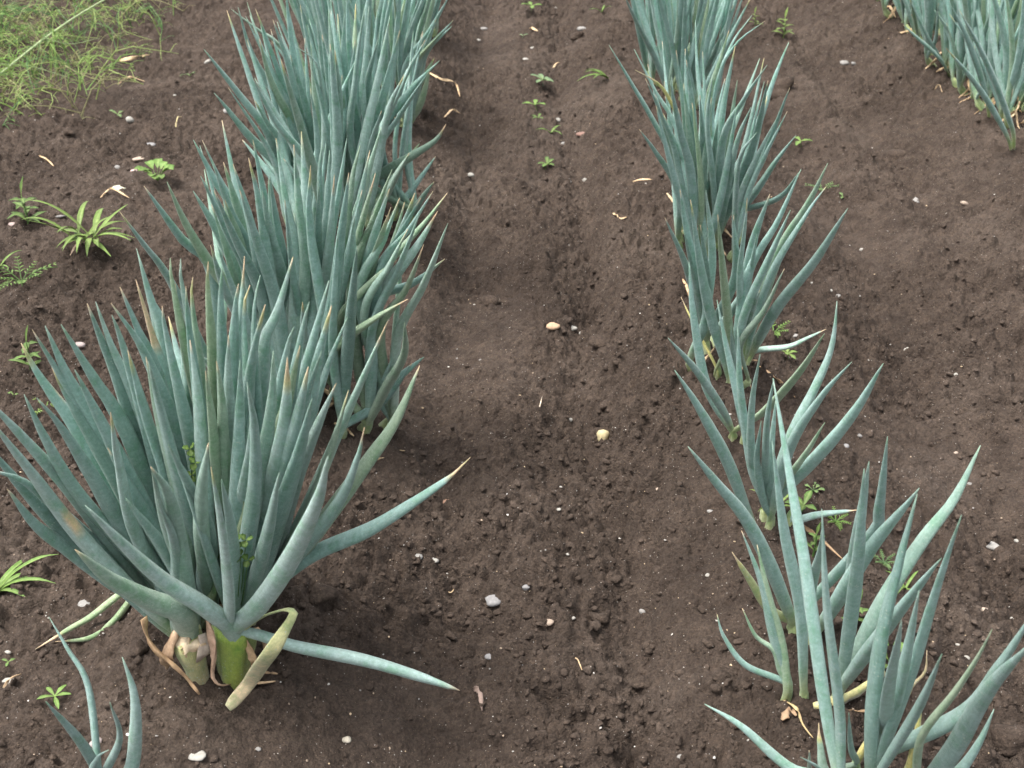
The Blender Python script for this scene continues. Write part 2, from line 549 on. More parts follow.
class Clump:
    def __init__(self, name, cu, cv, rx, ry, nstem, label, group, seed, L=.5, stem_h=.022, stem_r=.009):
        self.rnd = random.Random(seed)
        self.wk = 1.08 if name == 'onion_clump' else 1.0
        r = self.rnd
        self.c = ground(cu, cv, True)
        self.root = empty(name, self.c, label, 'onion plant', group)
        bpy.context.view_layer.update()
        self.rx, self.ry, self.L = rx, ry, L
        self.span = SPANS.get(seed, (-999, 9999))
        self.stems = []
        tries = 0
        while len(self.stems) < nstem and tries < 900:
            tries += 1
            a = r.uniform(0, 6.283); q = math.sqrt(r.random())
            x = self.c.x + rx * q * math.cos(a); y = self.c.y + ry * q * math.sin(a)
            md = min([math.hypot(x - s.x, y - s.y) for s in self.stems] or [9])
            if md < (.019 if tries < 500 else .010): continue
            self.stems.append(Vector((x, y, hsm(x, y) - .022)))
        self.tops = []
        for s in self.stems:
            lean = Vector(((s.x - self.c.x) * .35, (s.y - self.c.y) * .35, 0))
            top = s + lean + Vector((0, 0, stem_h * r.uniform(.8, 1.2) + .022))
            self.tops.append(top)
        self.made = set(); self.stem_r = stem_r

    def use(self, i):
        if i not in self.made:
            self.made.add(i)
            make_stem(self.root, self.stems[i], self.tops[i], self.stem_r * self.rnd.uniform(.8, 1.0), self.rnd, colt=lc(LIME, OLIVE, self.rnd.uniform(.3, .8)))

    def add_stem(self, bu, bv, tu, tv, r, colb=None, colt=LIME, label=None):
        s = ground(bu, bv, True); s.z -= .02
        t = at_y(tu, tv, s.y + .004)
        self.stems.append(s); self.tops.append(t); self.made.add(len(self.stems) - 1)
        make_stem(self.root, s, t, r, self.rnd, colb, colt, label=label, flare=1)
        return len(self.stems) - 1

    def nearest(self, x, y):
        return min(range(len(self.stems)), key=lambda i: (self.stems[i].x - x) ** 2 + (self.stems[i].y - y) ** 2)

    def hero(self, tip, *mids, w=.021, L=None, mode='f', depth=None, stem=None, dy=None, base=None, **kw):
        """a leaf whose tip and middle points were measured; its depth follows from its length"""
        r = self.rnd
        L = L or self.L * r.uniform(.94, 1.06)
        if base is not None:
            b = ground(base[0], base[1], True); b.z -= .008; top = None
        else:
            # rough tip position to pick a stem
            p0 = at_y(tip[0], tip[1], self.c.y)
            q = max(-1, min(1, (p0.x - self.c.x) / .25))
            x = self.c.x + q * self.rx + r.uniform(-.2, .2) * self.rx
            e = depth if depth is not None else r.uniform(-1, 1)
            i = stem if stem is not None else self.nearest(x, self.c.y + e * self.ry)
            b = self.stems[i] + Vector((r.uniform(-.004, .004), r.uniform(-.004, .004), .008))
            top = self.tops[i]; self.use(i)
        tp = solve_tip(tip[0], tip[1], b, L, mode) if dy is None else at_y(tip[0], tip[1], b.y + dy)
        ub, vb, _ = project(b)
        chain = [tip] + list(mids) + [(ub, vb)]
        acc = [0]
        for a, c in zip(chain, chain[1:]): acc.append(acc[-1] + math.hypot(a[0] - c[0], a[1] - c[1]))
        pts = [b]
        if top is not None:
            tt = top + Vector((r.uniform(-.003, .003), r.uniform(-.003, .003), -.005))
            pts.append(tt)
        for k in range(len(mids), 0, -1):
            s = 1 - acc[k] / acc[-1]
            y = b.y + (tp.y - b.y) * s ** 1.25
            pm = at_y(mids[k - 1][0], mids[k - 1][1], y)
            if top is not None and s < .30: continue
            pts.append(pm)
        if not mids:
            # gentle natural bow
            m = b.lerp(tp, .5)
            out = Vector((tp.x - b.x, tp.y - b.y, 0))
            m = m - out * r.uniform(.0, .10) + Vector((0, 0, 1)) * r.uniform(0, .02)
            pts.append(m)
        pts.append(tp)
        return make_leaf('leaf', self.root, pts, w * self.wk * r.uniform(.92, 1.08), r, **kw)

    def filler(self, n, Lr=(.40, .52), lean=(.05, .6), w=(.014, .022), az=None, **kw):
        r = self.rnd
        for k in range(n):
            i = k % len(self.stems) if az is None else r.randrange(len(self.stems))
            b = self.stems[i]; top = self.tops[i]; self.use(i)
            a = math.atan2((b.y - self.c.y) / self.ry, (b.x - self.c.x) / self.rx) + r.gauss(0, .7) if az is None else r.uniform(*az)
            q = min(1, math.hypot((b.x - self.c.x) / self.rx, (b.y - self.c.y) / self.ry))
            ln = lean[0] + (lean[1] - lean[0]) * q * r.uniform(.5, 1.1) + r.gauss(0, .04); ln = min(ln, lean[1])
            L = r.uniform(*Lr)
            d = Vector((math.cos(a), math.sin(a), 0))
            for _ in range(4):      # keep the fan as narrow as the row really is
                tu = project(b + d * math.sin(ln) * L + Vector((0, 0, math.cos(ln) * L)))[0]
                if not self.span[0] < tu < self.span[1]: d.x *= .5; ln *= .85
            p1 = top + Vector((0, 0, -.005))
            tp = b + d * math.sin(ln) * L + Vector((0, 0, math.cos(ln) * L))
            m = b.lerp(tp, .5) - d * r.uniform(-.01, .025) + Vector((r.gauss(0, .006), r.gauss(0, .006), 0))
            make_leaf('leaf', self.root, [b + Vector((0, 0, .008)), p1, m, tp], r.uniform(*w) * self.wk, r, **kw)

    def dry(self, pix, width, dy=0.0, c0=TAN, c1=BROWN, hang=None, dz=.004, **kw):
        """papery dead leaf following measured points near the ground"""
        pts = []
        for (u, v, h) in pix:
            g = ground(u, v)
            if h > 0:
                y = g.y
                # the ray point that lies h above the ground
                d = ray(u, v); p = CAM + d * ((g.z + h - H) / d.z)
                pts.append(p)
            else:
                pts.append(g + Vector((0, 0, dz)))
        return make_strip('dry_leaf', self.root, pts, width, self.rnd, c0, c1, **kw)

    def litter(self, n, spread=1.0, az=(0, 6.28), wm=1.0, up=.03):
        r = self.rnd
        for _ in range(n):
            a = r.uniform(*az); i = r.choice(sorted(self.made)); s = self.stems[i]
            pts = [s + Vector((0, 0, up))]
            for q in (.5, 1.0):
                x = s.x + math.cos(a) * q * .06 * spread * r.uniform(.6, 1.2); y = s.y + math.sin(a) * q * .05 * spread
                pts.append(Vector((x, y, hz(x, y) + .005 + .015 * (1 - q))))
            make_strip('dry_leaf', self.root, pts, r.uniform(.006, .012) * wm, r, lc(TAN, TANL, r.random()), lc(BROWN, TAN, r.random()))


GL = 'onion clumps in the left row'
GM = 'onion plants in the middle row'
GR = 'onion clumps in the right row'

# ---- front left clump ------------------------------------------------
c = Clump('onion_clump', 220, 612, .062, .066, 18,
          'biggest onion clump in the left foreground, with leaves bent down to the soil', GL, 1, L=.50)
s_green = c.add_stem(231, 681, 231, 630, .0160, colb=(.30, .38, .05), colt=(.26, .36, .06), label='thick bright green stem base')
s_brown = c.add_stem(201, 676, 188, 634, .0185, colb=(.42, .33, .20), colt=(.45, .45, .2), label='pale stem base in torn brown husk')
HER1 = [  # back leaves first
    ((138, 254), (152, 303), (163, 335)), ((136, 249),), ((169, 258), (176, 300)), ((180, 260), (186, 310)), ((193, 277), (196, 330)),
    ((206, 262), (208, 320)), ((222, 268), (222, 330)), ((236, 284), (232, 340)), ((293, 257), (278, 310), (262, 367)), ((328, 281), (315, 340), (300, 400)),
    ((307, 302), (297, 350)), ((267, 304), (256, 350), (248, 410)), ((294, 327), (284, 370)), ((333, 306), (318, 360), (300, 430)), ((228, 335), (229, 400)),
    ((120, 287), (138, 329), (165, 400)), ((113, 303), (138, 343), (158, 390)), ((85, 303), (100, 340), (120, 385)), ((96, 302), (112, 345), (140, 410)),
    ((110, 316), (125, 360)), ((62, 325), (95, 380), (125, 430)), ((44, 325), (69, 380), (103, 436)), ((33, 329), (63, 375), (100, 440)),
    ((148, 362), (162, 420)), ((162, 306), (172, 360)), ((186, 286), (192, 350)), ((250, 285), (245, 340)), ((260, 275), (255, 340)),
]
for k, h in enumerate(HER1):
    c.hero(*h, w=.021, depth=.9 - k * .03, L=.54, mode='f')
c.hero((244, 256), (241, 300), (238, 350), w=.022, depth=.5, dry=.05, L=.54)
c.hero((136, 280), (148, 320), (160, 362), (178, 430), w=.022, depth=.3, dry=.17, L=.52)
c.hero((174, 284), (180, 330), (186, 380), w=.021, depth=.4, dry=.06)
c.hero((52, 367), (70, 400), (100, 450), (140, 520), w=.023, depth=.1, dry=.04)
c.hero((23, 343), (43, 380), (75, 428), (115, 495), (150, 560), w=.026, depth=-.1, patch=(.80, .86))
HER2 = [
    ((348, 317), (330, 362), (314, 410), (290, 480)), ((336, 383), (317, 431), (295, 490)), ((206, 371), (212, 420), (217, 480)), ((214, 362), (223, 420), (228, 500)),
    ((250, 408), (249, 460)), ((312, 400), (300, 450), (275, 530)), ((23, 395), (45, 438), (85, 500)), ((37, 398), (62, 428), (95, 480), (130, 540)),
    ((146, 357), (160, 420), (180, 500)), ((110, 412), (118, 460), (140, 540)), ((169, 445), (190, 490), (208, 545)), ((208, 443), (201, 500), (203, 560)),
    ((300, 345), (288, 400), (270, 470)), ((275, 350), (268, 420)), ((190, 340), (200, 420)), ((128, 350), (145, 410), (170, 490)), ((75, 370), (100, 420), (140, 500)),
    ((320, 350), (300, 410), (275, 490)), ((240, 360), (240, 420)),
]
for k, h in enumerate(HER2):
    c.hero(*h, w=.022, depth=.0 - k * .03, L=.50, mode='f')
c.hero((288, 357), (287, 400), (280, 450), (262, 540), w=.023, depth=-.2, dry=.08)
c.hero((308, 367), (296, 420), (280, 480), w=.023, depth=-.2, dry=.03)
c.hero((247, 382), (255, 430), (254, 500), (243, 580), w=.023, depth=-.8, dry=0)
c.hero((388, 320), (365, 372), (335, 440), (300, 520), (262, 590), w=.026, depth=-.2, dry=.05)
c.hero((349, 390), (332, 445), (305, 515), w=.020, depth=-.3, dry=.03)
c.hero((420, 366), (395, 420), (366, 461), (320, 525), (275, 590), w=.022, depth=-.1, dry=.005)
c.hero((366, 427), (357, 460), (330, 515), w=.018, depth=.1, dry=.05)
c.hero((470, 457), (441, 484), (375, 527), (310, 556), w=.0225, depth=.1, dry=.10, L=.42, flat=.8)
c.hero((328, 456), (320, 500), (292, 555), (256, 607), stem=s_green, w=.025, dry=0, tone=PALE)
c.hero((281, 473), (270, 520), (252, 580), w=.021, depth=-.7, dry=0)
c.hero((240, 491), (241, 520), w=.014, depth=-.9, dry=.02, L=.3, tone=OLIVE)
c.hero((211, 467), (220, 520), (229, 590), w=.019, depth=-.9, stem=s_green)
c.hero((222, 480), (232, 540), (240, 600), w=.016, depth=-.9)
c.hero((150, 467), (172, 510), (204, 590), w=.023, depth=-.8, lush=.2)
c.hero((152, 474), (166, 530), (190, 592), w=.018, depth=-.9, lush=.2)
c.hero((158, 500), (175, 550), (200, 600), w=.016, depth=-.6)
c.hero((84, 505), (120, 540), (165, 580), (205, 606), w=.026, stem=s_green, L=.40, dry=0, tone=PALE)
c.hero((75, 550), (110, 580), (150, 601), (180, 613), w=.030, stem=s_brown, L=.32, dry=.03, tone=lc(BLUE, OLIVE, .4))
c.hero((-12, 415), (28, 470), (75, 531), (130, 580), w=.022, depth=-.6, dry=.03, patch=(.55, .62), tone=PALE)
c.hero((-15, 440), (40, 505), (95, 562), (150, 605), w=.020, depth=-.9, L=.42)
c.hero((-20, 392), (30, 446), (85, 510), (130, 560), w=.021, depth=-.3)
c.hero((-10, 470), (28, 484), (80, 530), (120, 570), w=.018, depth=-.3, L=.42)
c.hero((7, 489), (35, 525), (75, 553), (120, 585), w=.020, depth=-.2, dry=.03, L=.40)
# bent leaves lying on the soil
c.hero((459, 690), (420, 676), (366, 660), (300, 647), (266, 634), stem=s_green, w=.021, dy=-.035, dry=.02, L=.4, tone=PALE, flat=.8,
       label='green leaf bent over and lying on the soil', prof=[(0, .6), (.15, .55), (.3, .9), (.6, 1), (.85, .8), (.95, .45), (1, .08)], limec=(.5, .55, .3), lime=.1)
c.hero((70, 0), w=.001) if False else None
b0 = c.tops[s_green]
pf = [b0 + Vector((.005, 0, -.01)), at_y(258, 618, b0.y - .01), at_y(283, 609, b0.y - .03), at_y(292, 611, b0.y - .04), at_y(292.5, 614, b0.y - .042), at_y(288, 624, b0.y - .052),
      at_y(270, 655, b0.y - .075), at_y(249, 683, ground(249, 683).y - .035), at_y(227, 707, ground(227, 707).y - .012)]
make_leaf('leaf', c.root, pf, .0195, c.rnd, dry=0, tone=(.42, .46, .20), tone2=(.66, .53, .33), lime=.1, flat=.3, nseg=44, limec=(.42, .46, .16),
          prof=[(0, .5), (.2, .6), (.4, .6), (.5, 1), (.8, .95), (.97, .8), (1, .5)], label='yellowing leaf folded down on itself with split tip')
for pix in (((112, 601), (90, 618), (70, 629), (37, 652)), ((124, 608), (108, 626), (89, 638), (56, 645))):
    b0 = ground(150, 590) + Vector((0, 0, .03))
    p = [b0] + [at_y(u, v, b0.y - .03 - .02 * k) for k, (u, v) in enumerate(pix[:3])] + [ground(*pix[3]) + Vector((0, 0, .006))]
    make_leaf('leaf', c.root, p, .014, c.rnd, dry=.22 if pix[0][0] == 112 else .1, tone=OLIVE)
yb = c.stems[s_brown].y
def husk(pix, w, c0=TAN, c1=BROWN, tw=1.0, y0=None, fwd=-.022):
    """torn papery sheath hanging down a stem, its foot on the soil"""
    y0 = y0 or yb
    pts = [at_y(u, v, y0 + fwd * (.6 + .4 * k / (len(pix) - 1))) for k, (u, v) in enumerate(pix[:-1])]
    pts.append(ground(*pix[-1]) + Vector((0, 0, .004)))
    make_strip('dry_leaf', c.root, pts, w, c.rnd, c0, c1, twist=tw)
husk([(144, 618), (149, 638), (160, 652), (176, 664), (190, 680), (200, 697)], .017, tw=1.6, fwd=-.03)
husk([(176, 630), (170, 645), (166, 660), (167, 672)], .018, (.5, .36, .24))
husk([(206, 612), (212, 632), (216, 655), (214, 675), (219, 684), (231, 690)], .015, (.60, .42, .31), fwd=-.03, tw=.5)
husk([(176, 638), (186, 644), (195, 650), (198, 668)], .030, (.66, .56, .40), TAN, .3)
husk([(202, 634), (205, 645), (203, 658), (199, 664)], .018, (.36, .30, .24), (.3, .25, .2), .4)
husk([(247, 640), (252, 652), (256, 662), (262, 668)], .016, (.5, .36, .22), y0=c.stems[s_green].y, fwd=-.008)
husk([(256, 628), (264, 640), (270, 652), (268, 664)], .012, (.45, .33, .22), y0=c.stems[s_green].y, fwd=.01)
for (bu, bv, tu, tv, rr) in ((236, 676, 252, 632, .010), (225, 672, 214, 628, .011)):
    q = ground(bu, bv, True); q.z -= .01
    make_stem(c.root, q, at_y(tu, tv, q.y - .004), rr, c.rnd, (.36, .40, .12), (.30, .38, .14))
c.litter(9)
c.filler(16, Lr=(.28, .44), lean=(.03, .5))

# ---- second left clump -----------------------------------------------
c = Clump('onion_clump', 310, 392, .115, .10, 20, 'second onion clump of the left row, just behind the biggest foreground clump', GL, 2, L=.52)
H2 = [((193, 140), (215, 180), (240, 230)), ((203, 140), (222, 180), (250, 240)), ((222, 162), (240, 215), (255, 260)), ((233, 164), (250, 220), (265, 290)),
      ((200, 176), (225, 225), (250, 290)), ((193, 191), (220, 235), (245, 290)), ((248, 158), (262, 220)), ((253, 140), (265, 200), (280, 280)), ((277, 138), (285, 200), (295, 270)),
      ((293, 145), (298, 200), (306, 280)), ((302, 131), (306, 200), (312, 290)), ((319, 186), (318, 240), (318, 300)), ((346, 138), (338, 200), (330, 270)),
      ((348, 173), (342, 230), (334, 300)), ((362, 190), (352, 240), (340, 310)), ((381, 127), (366, 180), (350, 240), (335, 310)), ((393, 169), (375, 215), (352, 290)),
      ((389, 189), (376, 230), (358, 300)), ((399, 198), (383, 240), (360, 300)), ((415, 193), (398, 240), (370, 305)), ((421, 198), (400, 235), (368, 290)),
      ((433, 191), (410, 228), (378, 280)), ((419, 213), (400, 262), (372, 330)), ((408, 229), (390, 265), (365, 320)),
      ((120, 211), (145, 245), (172, 284), (220, 340)), ((144, 186), (182, 240), (212, 274), (250, 330)), ((167, 182), (185, 222), (207, 260), (245, 320)),
      ((225, 200), (245, 260), (270, 330)), ((270, 175), (280, 240), (295, 320)), ((330, 150), (326, 220), (320, 300)), ((310, 165), (312, 240)),
      ((285, 200), (292, 270), (300, 340)), ((262, 190), (275, 250)), ((240, 190), (258, 250), (280, 320)), ((212, 160), (230, 210), (252, 262)),
      ((295, 160), (300, 230)), ((322, 140), (320, 200)), ((370, 150), (358, 210), (345, 280)), ((360, 145), (350, 200)), ((355, 215), (345, 280)), ((215, 190), (236, 240), (262, 300))]
for k, h in enumerate(H2):
    c.hero(*h, w=.0215, L=.53)
c.hero((211, 246), (225, 290), (250, 340), w=.02, dry=.03, depth=-.5)
c.hero((335, 175), (331, 230), (326, 290), w=.021, dry=.06, depth=0)
c.hero((375, 173), (363, 220), (350, 280), w=.02, dry=.06)
c.hero((390, 207), (378, 250), (360, 310), w=.02, dry=.06)
c.hero((448, 193), (425, 222), (395, 255), (360, 300), w=.020, dry=.03)
c.hero((437, 211), (415, 248), (385, 290), w=.022, dry=.05)
c.hero((448, 224), (423, 284), (397, 339), (372, 386), w=.025, dry=0, depth=-.2, lush=.25)
c.hero((445, 259), (412, 284), (375, 296), (346, 318), w=.022, dry=.02, L=.42)
c.hero((423, 244), (405, 290), (380, 335), w=.02, dry=.06)
c.hero((408, 299), (375, 318), (339, 344), (322, 365), w=.020, dry=.05, L=.40, lush=.25)
c.hero((397, 260), (372, 282), (340, 322), w=.022, dry=.02, L=.45)
c.hero((405, 322), (404, 355), (388, 385), (365, 400), w=.02, L=.42, dry=0, lush=.5, depth=-.6)
c.hero((356, 246), (352, 300), (347, 370), (344, 400), w=.018, tone=DARKB, depth=-.9, dry=0)
c.hero((303, 302), (305, 340), w=.018, depth=-.8)
c.filler(14, Lr=(.38, .48), lean=(.03, .42))
c.filler(9, Lr=(.18, .26), lean=(.5, .8))
c.litter(14)
c.dry([(330, 395, .02), (338, 402, .01), (345, 412, 0)], .012)
c.dry([(352, 330, .08), (345, 345, .05), (336, 360, .03)], .012)

# ---- third left clump ------------------------------------------------
c = Clump('onion_clump', 350, 212, .12, .12, 20, 'third onion clump of the left row, one stiff leaf sticking out over the path', GL, 3, L=.52)
H3 = [((204, 49), (240, 96), (270, 138), (305, 185)), ((213, 93), (252, 138), (285, 175)), ((238, 7), (252, 54), (279, 111), (310, 170)), ((255, 9), (285, 87), (315, 150)),
      ((259, 39), (276, 90), (305, 150)), ((252, 78), (275, 120), (310, 170)), ((255, 100), (280, 140)), ((285, -15), (294, 60), (320, 140)), ((316, 18), (325, 80), (335, 140)),
      ((345, 13), (346, 80)), ((364, 9), (355, 80), (350, 140)), ((369, 6), (365, 70), (355, 140)), ((440, 61), (407, 95), (380, 140)), ((425, 40), (400, 90), (375, 150)),
      ((382, 111), (372, 150)), ((400, 30), (385, 90), (370, 150)), ((415, 55), (395, 100), (370, 160)), ((330, -8), (338, 60), (342, 130)), ((300, 5), (318, 80), (330, 140)),
      ((272, 20), (295, 85), (320, 150)), ((390, 15), (378, 80), (362, 150)), ((348, -10), (350, 60), (350, 130)), ((310, 60), (325, 120)), ((378, 40), (366, 100)),
      ((290, 55), (310, 120)), ((335, 50), (340, 110)), ((405, 75), (385, 120)), ((430, 70), (400, 115), (375, 160)), ((355, 40), (353, 100)), ((322, 35), (333, 100)), ((342, 75), (345, 125))]
for k, h in enumerate(H3):
    c.hero(*h, w=.0205, L=.53)
c.hero((446, 124), (436, 140), (415, 154), (387, 171), (370, 185), w=.023, dry=.05, L=.40, lush=.3, depth=-.2)
c.hero((409, 153), (395, 178), (375, 205), w=.022, L=.36, dry=.02, lush=.3, depth=-.6)
c.hero((295, 46), (312, 58), (320, 75), (325, 130), w=.013, tone=PALE, dry=0)
c.filler(44, Lr=(.38, .51), lean=(.03, .42))
c.filler(9, Lr=(.18, .27), lean=(.5, .8))
c.litter(10)

# ---- fourth and fifth left clumps ------------------------------------
c = Clump('onion_clump', 366, 104, .13, .14, 20, 'fourth onion clump of the left row, its leaves cut off by the top edge', GL, 4, L=.54)
H4 = [((232, 9), (258, 30), (280, 47), (320, 80)), ((452, 26), (425, 55), (400, 85)), ((454, 20), (420, 60), (395, 95)), ((442, 33), (412, 70)), ((436, 19), (420, 60)),
      ((450, -5), (430, 30), (405, 70)), ((455, -40), (430, 20), (400, 80)), ((270, -60), (290, 0), (320, 60)), ((285, -80), (300, -10), (330, 60))]
for h in H4: c.hero(*h, w=.019, L=.50, dry=.02 if h[0][0] == 436 else None)
c.filler(80, Lr=(.44, .56), lean=(.04, .46), w=(.013, .019))
c.filler(8, Lr=(.2, .3), lean=(.5, .8))
c.litter(8)
c = Clump('onion_clump', 388, 25, .13, .14, 18, 'farthest onion clump of the left row, at the top edge', GL, 5, L=.54)
c.filler(52, Lr=(.42, .55), lean=(.04, .5))

# ---- small plant bottom left -----------------------------------------
c = Clump('onion_plant', 118, 800, .014, .012, 2, 'small thin onion plant at the bottom left corner, only a few leaves', GL, 6, L=.26, stem_r=.008, stem_h=.03)
for h, w in ((((49, 617), (68, 650), (89, 690), (112, 755)), .0145), (((122, 657), (133, 690), (136, 725), (132, 768)), .0145), (((110, 702), (120, 740)), .010), (((47, 702), (80, 742), (105, 770)), .012)):
    c.hero(*h, w=w, dry=0, L=.24)
c.hero((108, 750), (98, 757), (93, 775), w=.008, L=.14, dry=0)

# ---- middle row ------------------------------------------------------
def plant(cu, cv, rx, ry, ns, label, seed, L=.42, **kw):
    return Clump('onion_plant', cu, cv, rx, ry, ns, label, GM, seed, L=L, **kw)

c = plant(868, 800, .05, .04, 8, 'nearest onion plant of the middle row, its base below the bottom edge', 11, stem_h=.03)
P1 = [(((774, 379), (784, 434), (799, 533), (815, 640), (838, 768)), .0166), (((821, 510), (826, 605), (840, 716), (850, 780)), .017), (((917, 494), (896, 570), (878, 657), (864, 768)), .022),
      (((962, 517), (934, 598), (913, 664), (892, 740)), .020), (((919, 591), (905, 660), (887, 760)), .019), (((943, 654), (915, 709), (889, 768)), .016),
      (((990, 629), (955, 695), (920, 744)), .016), (((1032, 610), (997, 668), (962, 716), (915, 775)), .024), (((1030, 640), (985, 700), (935, 775)), .024),
      (((994, 709), (978, 744), (955, 775)), .016), (((704, 704), (742, 727), (791, 768), (820, 790)), .014), (((849, 713), (852, 750)), .010), (((809, 750), (815, 775)), .010),
      (((900, 620), (890, 690), (876, 770)), .019), (((801, 757), (830, 775)), .010)]
for h, w in P1: c.hero(*h, tone=BLUE if h[0][0] in (774, 1032) else None, w=w * .85, L=.46 if h[0][1] < 660 else .2, dry=0 if w > .012 else None)
c.hero((819, 723), (820, 745), (828, 775), w=.014, dry=.12, L=.12, lush=.2)
c.hero((922, 702), (916, 740), (905, 775), w=.012, dry=.05, L=.16, tone=YEL)
c.hero((928, 650), (925, 672), (912, 685), (902, 700), w=.010, dry=.25, L=.2, tone=YEL)

c = plant(822, 700, .022, .015, 3, 'onion plant of the middle row with a yellow limp leaf at its base', 12, stem_h=.018)
for h, w in [(((772, 441), (784, 533), (800, 610), (813, 680)), .0195), (((980, 446), (955, 498), (923, 540), (878, 610), (840, 664)), .021), (((941, 559), (899, 612), (855, 668)), .020),
             (((864, 470), (857, 570), (840, 640), (829, 680)), .017)]:
    c.hero(*h, w=w, L=.42, dry=0)
c.dry([(816, 706, .01), (844, 697, .012), (868, 683, .014), (885, 672, .012)], .014, c0=(.55, .5, .22), c1=(.45, .42, .18), mat=M_LEAF, thick=.007, twist=.4)
c.dry([(843, 712, .0), (862, 711, .01), (884, 706, .005)], .006)

c = plant(796, 640, .018, .014, 3, 'slim onion plant of the middle row behind the one with the yellow limp leaf', 13, stem_h=.02)
for h, w in [(((688, 446), (717, 484), (745, 519), (770, 566), (792, 615)), .0195), (((887, 437), (880, 505), (870, 535), (830, 594), (806, 630)), .019), (((918, 487), (873, 547), (840, 595), (812, 630)), .019),
             (((821, 530), (816, 570), (808, 610)), .014), (((869, 462), (858, 533), (848, 585), (815, 628)), .017)]:
    c.hero(*h, w=w, L=.40, dry=0)
c.hero((732, 552), (750, 580), (770, 610), (788, 632), w=.012, L=.2, dry=.12, tone=lc(OLIVE, YEL, .4))

c = plant(782, 700, .008, .008, 1, 'thinnest onion plant of the middle row, one low leaf curving left over the soil', 14, stem_h=.025, stem_r=.006)
for h, w, L in [(((741, 531), (763, 587), (775, 640), (781, 685)), .013, .26), (((757, 545), (770, 600), (781, 640), (784, 680)), .013, .24), (((718, 615), (725, 638), (745, 665), (775, 697)), .0085, .16), (((742, 608), (756, 636), (774, 650), (780, 670)), .009, .16)]:
    c.hero(*h, w=w, L=L, dry=.02)
c.dry([(782, 699, .004), (796, 708, .006), (803, 724, .006), (813, 738, 0)], .006, c0=(.6, .5, .25))

c = plant(766, 528, .032, .03, 5, 'onion plant of the middle row with a leaf lying out right to a tan point', 15, stem_h=.02)
P3 = [(((674, 370), (699, 412), (731, 469), (757, 519)), .0195), (((774, 379), (765, 440), (763, 500)), .015), (((835, 301), (832, 350), (816, 390), (788, 440), (772, 490)), .0175), (((852, 362), (820, 398), (791, 444), (772, 500)), .017),
      (((884, 364), (859, 405), (827, 444), (799, 491), (780, 520)), .0205), (((760, 354), (752, 405), (752, 462)), .013), (((825, 423), (808, 450), (786, 480)), .012), (((761, 421), (757, 460), (763, 500)), .013),
      (((717, 300), (727, 350), (745, 427), (757, 490)), .017), (((737, 328), (742, 400), (752, 470)), .015), (((775, 400), (770, 460)), .012)]
for h, w in P3: c.hero(*h, w=w, L=.40 if h[0][1] < 400 else .26, dry=0)
c.hero((859, 510), (820, 514), (795, 520), (775, 530), w=.013, L=.2, dry=.10, tone=PALE, dy=-.01)
c.dry([(800, 522, .006), (822, 540, .004), (842, 561, 0)], .010)

c = plant(738, 440, .014, .012, 2, 'slight onion plant of the middle row between two fuller plants, bowed leaf to the right', 16, stem_h=.018, stem_r=.006)
for h, w in [(((668, 338), (696, 369), (720, 405), (736, 432)), .013), (((690, 262), (693, 320), (706, 384), (727, 430)), .017), (((825, 334), (795, 377), (765, 412), (745, 432)), .015), (((731, 326), (735, 380)), .013)]:
    c.hero(*h, w=w, L=.36, dry=0)

c = plant(722, 366, .05, .06, 10, 'onion clump of the middle row with a low leaf pointing right and dry strips below', 17)
P4 = [(((848, 208), (815, 260), (777, 307), (745, 350)), .0235), (((827, 163), (809, 204), (774, 263), (743, 329)), .021), (((827, 187), (806, 215), (770, 275)), .016), (((801, 169), (777, 222), (746, 280)), .018),
      (((790, 210), (768, 260), (742, 320)), .018), (((770, 194), (750, 254), (735, 310)), .019), (((746, 198), (742, 260), (738, 320)), .016), (((718, 215), (723, 265), (729, 330)), .0165), (((665, 218), (687, 269), (708, 320)), .014),
      (((784, 269), (765, 310), (740, 345)), .015), (((735, 215), (733, 280)), .017), (((700, 225), (708, 290)), .017), (((690, 200), (700, 260), (712, 320)), .018), (((680, 190), (692, 250), (707, 310)), .017),
      (((757, 235), (745, 290)), .016), (((706, 190), (712, 260)), .016), (((684, 230), (697, 290), (712, 340)), .014), (((760, 290), (745, 330)), .013)]
for h, w in P4: c.hero(*h, w=w, L=.46, dry=None)
c.hero((827, 329), (808, 338), (787, 347), (746, 366), w=.016, dry=.05, L=.28, lush=.2, dy=-.02)
c.hero((681, 297), (688, 312), (700, 335), w=.010, dry=.1, L=.14, tone=YEL)
c.dry([(757, 365, .012), (778, 380, .006), (795, 398, 0)], .012)
c.dry([(735, 352, .01), (757, 347, .01), (773, 349, 0)], .007)
c.litter(3)

